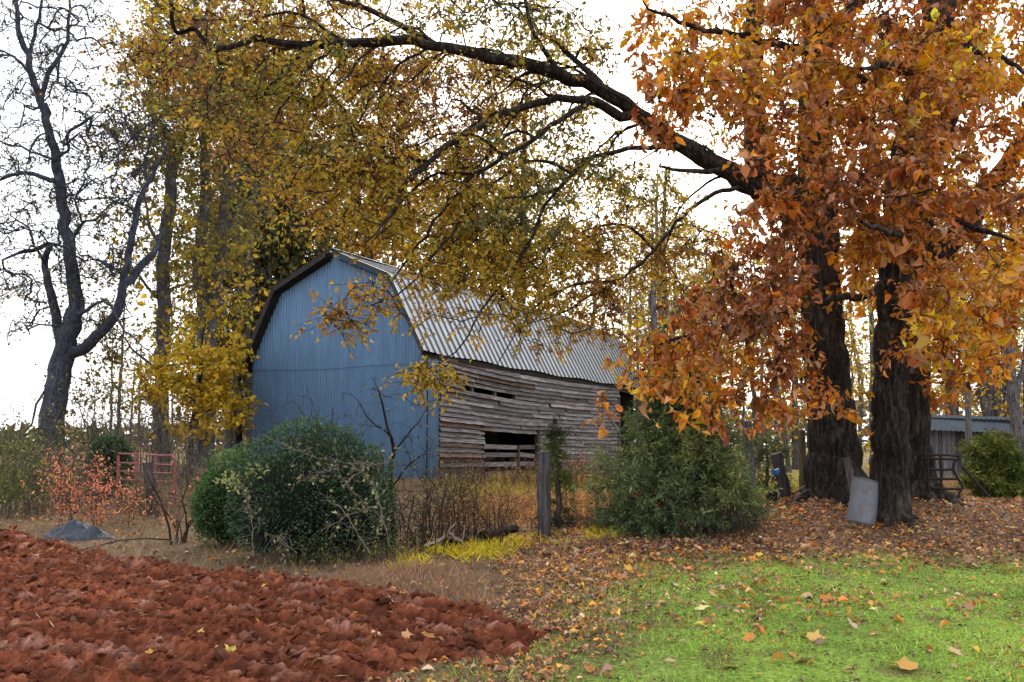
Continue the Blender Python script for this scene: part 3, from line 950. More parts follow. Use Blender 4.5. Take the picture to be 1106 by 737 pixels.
# blue-grey tin strip round the corner
mb = MB()
n = 33; u = np.linspace(-.045, .52, n)
V = np.concatenate([np.stack([u, -.05 - .012 * np.cos(u / .125 * 6.283), u * 0 + zz], 1) for zz in (-.5, 3.7)])
mb.add(sh(V), [[k, k + 1, n + k + 1, n + k] for k in range(n - 1)], (1, 1, 1)); mb.build('corner_panel', M['tin_blue'], barn, smooth=True)
# low boarded gate across the opening
gate = MB(); rs = np.random.default_rng(4)
for zz in (.1, .42, .73, 1.02):
    a = DO0 + .05
    for b in (DO0 + 2.35, DO1 - .05):
        gate.bar(sh(np.array([a, .05, zz + rs.normal(0, .015)])), sh(np.array([b, .05, zz + rs.normal(0, .02)])), .025, .15, up=(0, 0, 1), col=np.array([1, .97, .96]) * rs.uniform(.6, 1.0))
        a = b + .1
gate.bar(sh(np.array([DO0 + 2.4, .01, -.2])), sh(np.array([DO0 + 2.4, .01, 1.08])), .1, .05, up=(0, 1, 0), col=(.5, .48, .47))
gate.build('barn_gate', M['plank'], barn)
# the other walls and the loft floor keep the inside dark
mb = MB()
def wall(a, b, z0, z1, t=.05):
    a = np.array(a, float); b = np.array(b, float)
    q = []
    for p_ in (a, b):
        q += [sh(np.array([p_[0], p_[1], z0])), sh(np.array([p_[0], p_[1], z1]))]
    mb.add(q, [[0, 2, 3, 1]], (.05, .047, .045))
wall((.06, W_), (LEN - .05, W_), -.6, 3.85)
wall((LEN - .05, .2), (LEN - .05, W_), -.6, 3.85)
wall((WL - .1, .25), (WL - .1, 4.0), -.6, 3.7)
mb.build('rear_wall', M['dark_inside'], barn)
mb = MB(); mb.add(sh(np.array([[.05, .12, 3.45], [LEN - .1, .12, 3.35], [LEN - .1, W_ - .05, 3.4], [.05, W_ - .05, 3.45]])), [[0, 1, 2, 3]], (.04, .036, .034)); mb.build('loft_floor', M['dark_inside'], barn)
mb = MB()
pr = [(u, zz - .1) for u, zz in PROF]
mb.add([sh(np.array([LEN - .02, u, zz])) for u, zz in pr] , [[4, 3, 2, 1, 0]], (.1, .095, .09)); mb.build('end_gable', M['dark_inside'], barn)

# ------------------------------------------------------------------ shed on the right
SY = 36.0
sp = P(1001, 500, SY); sx = sp[0] - 0.15
shed = thing('shed', 'low grey board shed with a rusty tin lean-to roof at the edge of the yard', 'shed', (sx, SY, 0), rad(-4))
g0 = -0.55
def zat(py, px=1040): return P(px, py, SY)[2]
mb = MB(); rs = np.random.default_rng(9); x_ = 0
while x_ < 3.5:
    w_ = rs.uniform(.13, .2)
    if not 2.22 < x_ < 2.4:
        mb.box((x_ + w_ / 2, rs.normal(0, .008), (g0 + zat(463) - .04) / 2 - rs.uniform(0, .04)), (w_ - .012, .025, zat(463) - g0), col=np.array([.92, .9, .92]) * rs.uniform(.7, 1.15))
    x_ += w_
for z0_, z1_ in ((g0, zat(488)), (zat(480), zat(464))): mb.box((2.4, 0, (z0_ + z1_) / 2), (.34, .025, z1_ - z0_), col=(.9, .9, 1))
mb.build('board_wall', M['plank_v'], shed)
def sheet(name, pts, mat, per=.2, amp=.02, parent=shed, th=0):
    """ribbed roof sheet from 4 corners a,b (front edge) d,c (back edge)"""
    a, b, c_, d_ = [np.array(p_, float) for p_ in pts]
    n = max(4, int(np.linalg.norm(b - a) / per)) * 6 + 1
    t_ = np.linspace(0, 1, n); up = nrm(np.cross(b - a, d_ - a)); up = up if up[2] > 0 else -up
    o_ = amp * np.cos(t_ * (n - 1) / 6 * 6.283)[:, None] * up
    V = np.concatenate([a + (b - a) * t_[:, None] + o_, d_ + (c_ - d_) * t_[:, None] + o_])
    mb = MB(); mb.add(V, [[k, k + 1, n + k + 1, n + k] for k in range(n - 1)])
    return mb.build(name, mat, parent)
M['tin_shed'] = pbr('blue grey shed tin', tin_roof((0.05, 0.064, 0.083), 0.5), 0.9, 0.0, spec=0.05)
zl, zh = zat(464), zat(456)
sheet('lean_to_roof', [(-.3, -.55, zl), (6.6, -.55, zl - .28), (6.6, 2.0, zh + .12 - .28), (-.3, 2.0, zh + .28)], M['tin_shed'])
sheet('roof', [(-.3, 1.75, zat(450)), (8.2, 1.75, zat(457)), (8.2, 3.0, zat(453)), (-.3, 3.0, zat(446))], M['tin_shed'])
mb = MB(); mb.bar((-.3, 1.8, zat(450) - .09), (8.2, 1.8, zat(457) - .09), .05, .17, up=(0, 0, 1), col=(.02, .02, .022)); mb.build('fascia', M['roof_edge'], shed)
mb = MB(); mb.bar((2.2, -.6, zat(463)), (4.4, -.62, zat(474)), .16, .05, up=(0, 0, 1), col=(.9, .7, .55)); mb.build('loose_board', M['plank_v'], shed)
for x_ in (3.6, 6.4):
    mb = MB(); mb.box((x_, -.35, (g0 + zl - .3) / 2), (.13, .13, zl - .3 - g0), col=(.5, .45, .42)); mb.build('post', M['plank_v'], shed)
mb = MB()
mb.add([(3.5, 2.6, g0), (8.2, 2.6, g0), (8.2, 2.6, zl + .1), (3.5, 2.6, zl + .1), (3.5, .02, g0), (3.5, .02, zl - .1)], [[0, 1, 2, 3], [4, 0, 3, 5]], (.035, .03, .028))
mb.add([(-.05, 2.9, g0), (8.2, 2.9, g0), (8.2, 2.9, zat(455)), (-.05, 2.9, zat(449)), (-.05, .02, g0), (-.05, 2.9, g0), (-.05, 2.9, zat(449)), (-.05, .02, zl)], [[0, 1, 2, 3], [4, 5, 6, 7]], (.05, .045, .042))
mb.build('rear_wall', M['dark_inside'], shed)
# ------------------------------------------------------------------ trees
def PP(lst, D=None):
    """polyline from photo pixels; entries (px,py,depth) or (px,py) with a shared depth"""
    return np.array([P(p[0], p[1], p[2] if len(p) > 2 else D) for p in lst])

def tree_thing(name, label, base, group=None):
    return thing(name, label, 'tree', tuple(base), 0, group)

def local(mb, base):
    mb.v = [v - np.asarray(base) for v in mb.v]

OAKCOL = [(0.18, 0.095, 0.055), (0.29, 0.13, 0.038), (0.48, 0.26, 0.03), (0.60, 0.39, 0.032), (0.46, 0.37, 0.045), (0.21, 0.21, 0.05), (0.12, 0.125, 0.06)]
BIGCOL = [(0.045, 0.017, 0.008), (0.15, 0.042, 0.011), (0.33, 0.095, 0.014), (0.52, 0.17, 0.018), (0.62, 0.26, 0.016), (0.70, 0.38, 0.014)]
TANJ = (0.58, 0.31, 0.16)

# ---- the spreading oak (left of the two): long limbs over the barn
rs = np.random.default_rng(21)
DA = TA[1]
oak = tree_thing('oak_tree', 'huge dark oak with long limbs of small golden brown leaves reaching over the barn', (TA[0], TA[1], gz(TA[0], TA[1])[0]))
sk = Skel(3)
b0 = np.array([TA[0], TA[1], gz(TA[0], TA[1])[0] - 0.15])
sk.guide(np.vstack([[b0], PP([(901, 500), (896, 430), (888, 330), (883, 230), (881, 120), (884, 10), (889, -90), (892, -190)], DA)]),
         [.49, .475, .44, .40, .37, .32, .28, .24, .15], 0.25)
sk.guide(PP([(883, 275, DA), (855, 225, DA - .3), (822, 203, DA - .5), (790, 187, DA - .8), (742, 160, DA - 1.1), (697, 131, DA - 1.5), (652, 98, DA - 1.9), (606, 82, DA - 2.2), (560, 68, DA - 2.6),
             (510, 58, DA - 3), (470, 48, DA - 3.4), (420, 44, DA - 3.8), (370, 46, DA - 4.2), (330, 48, DA - 4.5), (290, 44, DA - 4.8), (245, 52, DA - 5)]),
         [.33, .30, .27, .18, .155, .14, .118, .105, .095, .085, .075, .065, .052, .045, .035, .02], 0.25)
sk.guide(PP([(821, 203, DA - .5), (818, 150, DA - .4), (812, 80, DA - .3), (816, 0, DA - .2), (822, -100, DA)]), [.28, .24, .19, .15, .08], 0.25)
sk.guide(PP([(700, 132, DA - 1.5), (665, 122, DA - 1.9), (638, 109, DA - 2.3), (600, 106, DA - 2.7), (560, 117, DA - 3.1), (525, 132, DA - 3.5), (490, 153, DA - 3.8), (462, 175, DA - 4.1), (435, 203, DA - 4.4), (420, 235, DA - 4.6), (395, 262, DA - 4.8)]),
         [.105, .10, .085, .074, .066, .06, .052, .044, .035, .025, .015], 0.22)
sk.guide(PP([(640, 109, DA - 2.3), (606, 128, DA - 2.9), (580, 148, DA - 3.2), (545, 170, DA - 3.4), (510, 190, DA - 3.5), (488, 218, DA - 3.6), (466, 245, DA - 3.6), (440, 280, DA - 3.6), (420, 310, DA - 3.6)]),
         [.06, .052, .046, .042, .037, .032, .026, .02, .012], 0.22)
sk.guide(PP([(742, 160, DA - 1.1), (690, 160, DA - 2), (648, 168, DA - 2.6), (620, 186, DA - 2.8), (600, 207, DA - 3), (583, 235, DA - 3.1), (572, 262, DA - 3.2), (545, 300, DA - 3.3)]), [.06, .05, .045, .04, .035, .029, .023, .012], 0.22)
sk.guide(PP([(822, 203, DA - .5), (782, 205, DA - 1.0), (752, 222, DA - 1.4), (729, 243, DA - 1.8), (708, 270, DA - 2.1), (690, 288, DA - 2.3), (660, 306, DA - 2.6), (636, 322, DA - 2.8), (606, 338, DA - 3.0), (570, 350, DA - 3.2)]),
         [.06, .05, .042, .037, .033, .03, .026, .021, .016, .01], 0.22)
sk.guide(PP([(606, 82, DA - 2.2), (590, 60, DA - 2.3), (572, 20, DA - 2.5), (560, -40, DA - 2.6)]), [.06, .05, .04, .025], 0.25)
sk.guide(PP([(470, 48, DA - 3.4), (430, 25, DA - 3.4), (385, 5, DA - 3.6), (330, -10, DA - 3.8)]), [.07, .055, .045, .03], 0.25)
sk.guide(PP([(655, 98, DA - 1.9), (628, 70, DA - 1.6), (590, 40, DA - 1.4), (560, 10, DA - 1.2)]), [.09, .06, .045, .03], 0.25)
sk.guide(PP([(370, 46, DA - 4.2), (325, 60, DA - 4.3), (300, 82, DA - 4.4), (278, 112, DA - 4.5)]), [.05, .04, .03, .015], 0.2)
sk.guide(PP([(884, 60, DA), (920, 10, DA + .8), (960, -60, DA + 1.5), (990, -140, DA + 2)]), [.2, .15, .1, .05], 0.3)
# fine arching branches drooping from the long limbs
rsb = np.random.default_rng(77)
for k in range(34):
    a_ = [(790, 187, DA - .8), (697, 131, DA - 1.5), (652, 98, DA - 1.9), (606, 82, DA - 2.2), (560, 68, DA - 2.6), (510, 58, DA - 3), (470, 48, DA - 3.4), (420, 44, DA - 3.8), (370, 46, DA - 4.2), (330, 48, DA - 4.5),
          (600, 106, DA - 2.7), (560, 117, DA - 3.1), (525, 132, DA - 3.5), (490, 153, DA - 3.8), (462, 175, DA - 4.1), (580, 148, DA - 3.2), (545, 170, DA - 3.4), (510, 190, DA - 3.5), (620, 186, DA - 2.8), (600, 207, DA - 3), (708, 270, DA - 2.1), (660, 306, DA - 2.6)][k % 22]
    L_ = rsb.uniform(55, 130); up_ = rsb.uniform(-.5, .25) if k % 4 else -1.0
    dd_ = rsb.uniform(-.5, .1)
    q_ = [a_]
    for t_ in (.33, .66, 1.0): q_.append((a_[0] - L_ * t_ * rsb.uniform(.85, 1.1), a_[1] + L_ * (up_ * t_ + .95 * t_ ** 2.0) + rsb.normal(0, 4), a_[2] + dd_ * t_))
    sk.guide(PP(q_), [.034, .027, .019, .009], .18, .015)
# sprays hanging in front of the barn
sk.guide(PP([(525, 190, DA - 3.5), (498, 235, DA - 3.9), (470, 275, DA - 4.2), (445, 305, DA - 4.4), (415, 325, DA - 4.5), (375, 335, DA - 4.6)]), [.03, .026, .022, .017, .013, .007], 0.2)
sk.guide(PP([(585, 232, DA - 3.1), (560, 285, DA - 3.6), (525, 330, DA - 4.0), (500, 370, DA - 4.2), (470, 398, DA - 4.3)]), [.03, .026, .02, .015, .007], 0.2)
regs = [(250, 55, 115, 75, .85, 12.5, 16.5), (330, 120, 110, 85, .95, 12.5, 17), (450, 30, 150, 60, .8, 13.5, 18), (430, 130, 120, 70, 1.0, 13, 17.5), (380, 205, 75, 60, .85, 13, 16.5), (470, 225, 75, 65, .95, 13, 17),
        (560, 165, 75, 55, .75, 13.5, 18), (555, 270, 75, 55, 1.15, 13.5, 17), (510, 325, 50, 34, .6, 13.5, 16), (620, 290, 55, 45, .85, 14, 17), (600, 50, 75, 50, .75, 14.5, 19),
        (640, 210, 50, 45, .75, 14.5, 18), (745, 285, 45, 45, .7, 15.5, 19), (700, 205, 45, 35, .5, 15, 18.5), (650, 135, 45, 25, .45, 15.5, 18), (720, 110, 30, 50, .4, 16.5, 20), (520, 250, 60, 60, .7, 13.5, 17), (560, 210, 60, 40, .6, 13.5, 17), (680, 290, 40, 40, .6, 15, 18), (490, 290, 45, 30, .4, 13.4, 16), (500, 100, 120, 40, .5, 14, 18), (590, 345, 55, 30, .75, 14, 16.5), (640, 340, 40, 30, .6, 14.5, 17), (700, 235, 50, 45, .5, 15, 18.5), (705, 50, 30, 50, .3, 16, 19), (170, 35, 45, 45, .5, 13, 16),
        (420, 322, 42, 20, .8, 13.2, 14.4), (378, 335, 30, 16, .9, 13.1, 14), (372, 352, 26, 13, .9, 13.1, 14), (463, 402, 26, 15, 1.5, 13.8, 14.4), (480, 425, 10, 8, .6, 14, 14.4), (455, 285, 30, 22, .4, 13.3, 15),
        (760, 290, 50, 50, .5, 16, 20), (820, 40, 80, 70, .6, 18, 22), (900, 60, 90, 90, .5, 18, 23), (770, 130, 40, 70, .35, 17, 21), (880, 420, 40, 40, .3, 19, 21)]
regs_up = [(400, -70, 330, 60, .35, 13.5, 20), (800, -110, 200, 90, .4, 16, 23)]
regs = [(a, b, c, d, e, f + 0.9, g + 1.6) if not (300 < b and a < 500) else (a, b, c, d, e, f, g) for a, b, c, d, e, f, g in regs]
C = np.vstack([region_points(regs, rs, 1750), region_points(regs_up, rs, 260)])
sk.join(C, 0.28, 0.07, 0.3)
tw, lf = MB(), MB()
sk.mesh(tw, tip=0.0095, power=0.42, barkmin=0.11, bark=0.034, flare=0.62, maxr=0.05)
nz_ = fbm(C * 0.42, 3, 5); nz2 = fbm(C * 1.3, 2, 9)
px_, py_ = pix(C[:, 0], C[:, 1], C[:, 2])
t = 0.47 + (nz_ - .5) * 1.8 + (nz2 - .5) * 0.9 + np.clip((px_ - 520) / 300, -.12, .12) + np.clip((70 - py_) / 200, 0, .28)
t = np.where((py_ > 265) & (px_ < 620), np.clip(t, .18, .56), t)
t = np.where(px_ > 730, np.clip(t * .6 + .1, .2, .5), t)
clump_leaves(tw, lf, C, rs, (0.24, 0.18), 6, 42, 0.080, 0.58, OAKCOL, t, 'diamond', 0.35, 0.0058, (0.6, .6, .6), 0.24)
local(tw, oak.location); local(lf, oak.location)
tw.build('trunk', M['bark_dark'], oak, smooth=True); lf.build('crown', M['leaf'], oak)

# ---- the nearer tree with big orange leaves, and its dark neighbour behind
rs = np.random.default_rng(22)
DB = TBp[1]
hick = tree_thing('hickory_tree', 'big rusty orange leaved tree whose straight dark trunk has the metal sheet against it', (TBp[0], TBp[1], gz(TBp[0], TBp[1])[0]))
sk = Skel(4)
b0 = np.array([TBp[0], TBp[1], gz(TBp[0], TBp[1])[0] - 0.12])
sk.guide(np.vstack([[b0], PP([(960, 520), (961, 430), (963, 350), (968, 270), (976, 190), (992, 110), (1012, 40), (1026, -30), (1034, -120), (1040, -220)], DB)]),
         [.285, .265, .25, .245, .24, .23, .215, .2, .17, .14, .09], 0.2)
sk.guide(PP([(966, 300, DB), (935, 318, DB - .6), (900, 324, DB - 1.2), (850, 335, DB - 2), (800, 350, DB - 2.6), (750, 360, DB - 3), (705, 375, DB - 3.2)]), [.085, .065, .055, .045, .038, .028, .015], 0.2)
sk.guide(PP([(970, 260, DB), (930, 225, DB - 1.2), (880, 200, DB - 2.2), (820, 190, DB - 3), (760, 185, DB - 3.6), (715, 180, DB - 4)]), [.10, .08, .065, .05, .035, .018], 0.2)
sk.guide(PP([(985, 140, DB), (940, 95, DB - 1), (880, 60, DB - 2), (810, 40, DB - 3), (740, 25, DB - 3.6), (700, 10, DB - 4)]), [.10, .08, .06, .045, .03, .018], 0.2)
sk.guide(PP([(972, 240, DB), (1000, 230, DB - 1), (1030, 235, DB - 2), (1060, 250, DB - 2.8), (1095, 260, DB - 3.2)]), [.08, .065, .05, .04, .02], 0.2)
sk.guide(PP([(968, 290, DB), (990, 275, DB - 1.2), (985, 260, DB - 2.6), (960, 250, DB - 4), (930, 240, DB - 5)]), [.08, .06, .05, .035, .018], 0.2)
sk.guide(PP([(990, 120, DB), (985, 80, DB - 1.4), (960, 70, DB - 3), (930, 75, DB - 4.4)]), [.08, .06, .045, .02], 0.2)
sk.guide(PP([(1010, 60, DB), (1040, 50, DB - 1), (1075, 60, DB - 2), (1110, 80, DB - 2.8)]), [.08, .06, .045, .02], 0.2)
sk.guide(PP([(984, 265, DB), (945, 262, DB + .1), (905, 265, DB + .2)]), [.05, .045, .03], 0.2)
regs = [(750, 55, 70, 55, .8, 10.5, 15), (820, 95, 70, 55, .6, 10, 14.5), (880, 55, 80, 70, .7, 9.5, 15), (960, 90, 65, 75, .85, 9.3, 13.5), (1020, 60, 50, 60, .6, 10, 14.5), (1085, 190, 25, 50, .3, 11, 14.5), (720, 120, 35, 28, .45, 11, 14),
        (880, 160, 65, 60, .85, 9.5, 15), (960, 200, 55, 70, .85, 9.3, 13.5), (1015, 190, 45, 60, .6, 10, 14), (1060, 275, 45, 40, .6, 10, 14.5), (845, 240, 45, 50, .6, 10, 13.5), (820, 300, 45, 45, .9, 10.5, 14), (850, 300, 25, 50, .5, 10, 13.8), (950, 270, 50, 40, .6, 10, 13.5),
        (775, 340, 50, 32, 1.0, 10.5, 14), (735, 380, 45, 35, .9, 11, 14), (815, 375, 50, 40, 1.0, 11, 14), (1010, 320, 40, 40, .75, 10.5, 14.2), (1060, 320, 50, 45, .85, 11, 15), (700, 398, 26, 22, .8, 11, 12.5), (740, 430, 14, 18, .5, 11, 12.5),
        (795, 430, 55, 30, .7, 12, 17), (850, 395, 30, 35, .7, 12, 16), (1045, 378, 45, 22, .75, 12, 16), (722, 462, 5, 10, .3, 11, 12), (650, 432, 12, 8, .6, 11.5, 12.2), (950, 365, 22, 12, .7, 11, 13), (895, 425, 14, 12, .8, 12, 14)]
regs = [(a, b, c, d, e, max(f, 10.8), max(g, 13.5) if g > 13 else g) for a, b, c, d, e, f, g in regs]
C = np.vstack([region_points(regs, rs, 560), region_points([(900, -70, 260, 60, .5, 10, 15)], rs, 130)])
sk.join(C, 0.25, 0.07, 0.3)
tw, lf = MB(), MB()
sk.mesh(tw, tip=0.005, power=0.42, barkmin=0.11, bark=0.026, flare=0.5, maxr=0.045, bscale=1.6)
nz_ = fbm(C * 0.6, 3, 15); nz2 = fbm(C * 1.7, 2, 19)
px_, py_ = pix(C[:, 0], C[:, 1], C[:, 2])
t = 0.50 + (nz_ - .5) * 1.3 + (nz2 - .5) * 0.8 + np.clip((C[:, 1] - 12) * .03, -.1, .1)
for cx_, cy_, r_ in ((700, 30, 45), (800, 25, 50), (1060, 60, 40), (1070, 285, 50), (1010, 350, 45), (950, 300, 30), (770, 400, 40), (800, 150, 25), (850, 450, 30), (1050, 380, 40)):
    t = t + 0.38 * np.exp(-((px_ - cx_) ** 2 + (py_ - cy_) ** 2) / r_ ** 2)
clump_leaves(tw, lf, C, rs, (0.175, 0.17), 5, 36, 0.10, 0.5, BIGCOL, np.clip(t, 0, 1), 'lance', 0.7, 0.004, (0.7, .65, .6), 0.32, sizej=0.36, cup=2.2, tan=TANJ)
local(tw, hick.location); local(lf, hick.location)
tw.build('trunk', M['bark_dark'], hick, smooth=True); lf.build('crown', M['leaf_big'], hick)

rs = np.random.default_rng(23)
DC = TC[1]
hk2 = tree_thing('hickory_tree', 'dark trunk with flaring roots standing directly behind the tree with the metal sheet', (TC[0], TC[1], gz(TC[0], TC[1])[0]))
sk = Skel(5)
b0 = np.array([TC[0], TC[1], gz(TC[0], TC[1])[0] - 0.12])
sk.guide(np.vstack([[b0], PP([(983, 500), (982, 420), (984, 330), (990, 250), (1000, 160), (1006, 60), (1008, -60), (1010, -160)], DC)]), [.41, .385, .37, .345, .31, .26, .22, .17, .1], 0.22)
sk.guide(PP([(990, 300, DC), (1020, 270, DC), (1045, 240, DC), (1070, 200, DC), (1100, 160, DC), (1140, 110, DC), (1190, 50, DC)]), [.26, .23, .21, .18, .16, .12, .08], 0.22)
sk.guide(PP([(1060, 215, DC), (1090, 215, DC + .3), (1130, 205, DC + .5)]), [.1, .08, .05], 0.22)
sk.guide(PP([(995, 200, DC), (1030, 120, DC), (1050, 40, DC), (1064, -50, DC)]), [.18, .14, .11, .07], 0.22)
regs = [(1065, 60, 50, 80, .7, 15, 19), (1010, 40, 60, 70, .6, 16, 19), (1080, 280, 40, 50, .8, 15, 18), (1040, 360, 55, 40, .9, 15, 19), (1140, 200, 60, 120, .6, 15, 20), (940, 290, 30, 35, .7, 16, 19), (930, 130, 60, 80, .5, 17, 20), (1000, 400, 30, 20, .4, 16, 18.5), (1010, 180, 60, 70, .4, 16, 20)]
C = np.vstack([region_points(regs, rs, 330), region_points([(1080, -80, 150, 60, .5, 15, 20)], rs, 90)])
sk.join(C, 0.28, 0.07, 0.3)
tw, lf = MB(), MB()
sk.mesh(tw, tip=0.0055, power=0.42, barkmin=0.11, bark=0.03, flare=0.7, maxr=0.05, bscale=1.4)
t = 0.72 + (fbm(C * .6, 3, 25) - .5) * 1.2
clump_leaves(tw, lf, C, rs, (0.3, 0.25), 5, 34, 0.15, 0.48, BIGCOL, np.clip(t, 0, 1), 'oval', 0.6, 0.004, (0.7, .65, .6), 0.25)
local(tw, hk2.location); local(lf, hk2.location)
tw.build('trunk', M['bark_dark'], hk2, smooth=True); lf.build('crown', M['leaf'], hk2)

# surface roots spreading from the three big trunks
def roots(th, r0, seed, n=6, L=1.5):
    rs = np.random.default_rng(seed); mb = MB(); b = np.array(th.location)
    for k in range(n):
        az = 6.283 * k / n + rs.uniform(-.35, .35); ln = L * rs.uniform(.6, 1.25); pts = []
        for t_ in np.linspace(0, 1, 7):
            d_ = r0 * .75 + ln * t_; a_ = az + .5 * t_ * rs.normal(0, .4)
            x_, y_ = b[0] + d_ * math.cos(a_), b[1] + d_ * math.sin(a_)
            pts.append([x_ - b[0], y_ - b[1], gz(x_, y_)[0] - b[2] + .16 * (1 - t_) ** 2.2 - .05 * t_])
        g, rr = resample(np.array(pts), np.linspace(r0 * .34, .03, 7), .06)
        tube(mb, g, rr, 14, bark=.012, seed=seed + k)
    mb.build('roots', M['bark_dark'], th, smooth=True)
roots(oak, .52, 1, 7, 1.2); roots(hick, .30, 2, 6, .6); roots(hk2, .44, 3, 7, 1.1)

# ---- generic tree from guides and ellipse regions
def tree(name, label, base_px, D, guides, regs, n, leaf, cols, tfun, seed, bark='bark_grey', nlf=24, spread=(.5, .4), tip=.008, flare=.5, barkm=.03, up=None, ntw=5, tpl='diamond', W=.62, group=None, droop=.3, zdrop=.3, jit=.22, maxr=.07, sizej=.25, mat='leaf', twr=.006, arch=.3, wob=.09):
    rs = np.random.default_rng(seed)
    b = P(base_px[0], base_px[1], D); b[2] = gz(b[0], b[1])[0]
    th = tree_thing(name, label, b, group)
    sk = Skel(seed)
    for k, (pts, rr) in enumerate(guides):
        g = PP(pts, D)
        if k == 0: g = np.vstack([[b - np.array([0, 0, zdrop])], g])
        sk.guide(g, rr, 0.35, 0.03)
    tw, lf = MB(), MB()
    if n:
        C = region_points(regs, rs, n)
        if up is not None: C = np.vstack([C, region_points(up, rs, n // 6)])
        sk.join(C, 0.4 if wob < .15 else .25, wob, arch)
    sk.mesh(tw, tip=tip, power=.42, barkmin=.12, bark=barkm, flare=flare, maxr=maxr, kmax=44)
    if n and nlf:
        px_, py_ = pix(C[:, 0], C[:, 1], C[:, 2])
        clump_leaves(tw, lf, C, rs, spread, ntw, nlf, leaf, W, cols, np.clip(tfun(C, px_, py_, rs), 0, 1), tpl, droop, twr, (.8, .8, .8), jit, sizej=sizej)
        local(lf, b); lf.build('crown', M[mat], th)
    local(tw, b); tw.build('trunk', M[bark], th, smooth=True)
    return th

def tn(mid, amp, sc=.3, seed=1):
    return lambda C, px, py, rs: mid + (fbm(C * sc, 3, seed) - .5) * amp + rs.normal(0, .08, len(C))

YEL = [(0.12, 0.085, 0.03), (0.22, 0.17, 0.03), (0.34, 0.28, 0.035), (0.50, 0.35, 0.02), (0.56, 0.34, 0.015)]
DULL = [(0.05, 0.045, 0.025), (0.09, 0.075, 0.03), (0.14, 0.12, 0.03), (0.24, 0.16, 0.03), (0.30, 0.17, 0.03)]
OLIVE = [(0.035, 0.045, 0.018), (0.07, 0.085, 0.026), (0.12, 0.13, 0.03), (0.21, 0.16, 0.03), (0.34, 0.17, 0.025)]
BRN = [(0.05, 0.035, 0.025), (0.10, 0.065, 0.03), (0.17, 0.10, 0.03), (0.25, 0.16, 0.03)]

# the nearly bare tree standing alone at the left
D = 30.0
tree('bare_tree', 'gnarled nearly bare tree with blue grey bark standing alone against the white sky', (54, 480), D,
     [([(57, 455, D), (62, 420, D), (68, 385, D), (78, 350, D), (82, 320, D), (76, 280, D), (70, 245, D), (66, 205, D), (58, 160, D), (50, 130, D), (38, 90, D), (27, 55, D), (19, 22, D), (14, -20, D), (10, -60, D)],
       [.41, .38, .36, .34, .29, .21, .185, .17, .15, .13, .115, .095, .075, .055, .04, .02]),
      ([(72, 385, D), (95, 372, D - .3), (118, 350, D - .5), (133, 318, D - .6), (137, 282, D - .7), (146, 243, D - .8), (152, 212, D - .9), (164, 190, D - 1), (176, 168, D - 1.1), (182, 150, D - 1.2)], [.20, .18, .155, .13, .115, .10, .085, .065, .045, .02]),
      ([(137, 312, D - .6), (155, 285, D - .4), (170, 267, D - .2), (176, 247, D)], [.13, .11, .08, .04]),
      ([(66, 380, D), (62, 350, D + .2), (54, 318, D + .3), (47, 285, D + .4), (54, 262, D + .5), (40, 270, D + .4), (25, 272, D), (5, 280, D - .4)], [.17, .15, .13, .1, .07, .06, .05, .02]),
      ([(46, 112, D), (52, 80, D - .2), (70, 52, D - .3), (73, 20, D - .4), (80, -20, D - .5)], [.1, .085, .07, .055, .03]),
      ([(30, 65, D), (38, 30, D + .3), (47, 0, D + .4), (52, -30, D + .5)], [.07, .06, .045, .02]),
      ([(36, 90, D), (25, 70, D - .3), (8, 58, D - .5), (-10, 50, D - .6)], [.06, .05, .04, .02]),
      ([(66, 205, D), (56, 196, D - .4), (29, 186, D - .8), (12, 190, D - 1.0), (-12, 202, D - 1.2)], [.1, .085, .07, .06, .03]),
      ([(60, 175, D), (38, 165, D + .5), (20, 158, D + .6), (0, 153, D + .7), (-20, 140, D + .8)], [.05, .045, .04, .03, .015]),
      ([(48, 118, D), (30, 115, D + .5), (12, 105, D + .8)], [.05, .035, .015]),
      ([(72, 265, D), (90, 240, D - .3), (105, 236, D - .4), (120, 225, D - .5)], [.06, .05, .04, .015]),
      ([(80, 345, D), (100, 328, D - 1), (110, 325, D - 1.2), (122, 335, D - 1.3), (132, 352, D - 1.4), (150, 372, D - 1.5), (168, 385, D - 1.6)], [.08, .06, .05, .045, .035, .025, .012]),
      ([(60, 440, D), (46, 420, D - .3), (42, 425, D - .4), (38, 440, D - .5), (36, 455, D - .6), (24, 468, D - .7)], [.05, .05, .045, .04, .035, .015]),
      ([(45, 284, D), (32, 250, D), (20, 240, D), (5, 228, D)], [.05, .04, .03, .015]),
      ([(55, 130, D), (48, 112, D)], [.1, .1])],
     [(30, 100, 60, 110, .7, 28, 32), (30, 270, 60, 90, .9, 28, 32), (110, 210, 50, 90, .8, 28, 32), (90, 60, 50, 60, .5, 28.5, 31.5), (100, 330, 40, 50, .4, 29, 31), (140, 160, 35, 60, .6, 28, 31)],
     560, .095, DULL, lambda C, px, py, rs: np.where(rs.uniform(size=len(C)) > .72, .8, .25) + rs.normal(0, .1, len(C)), 31, 'bark_blue', nlf=10, flare=.25, spread=(.42, .34), tip=.019, ntw=6, twr=.011, maxr=.055, wob=.16)
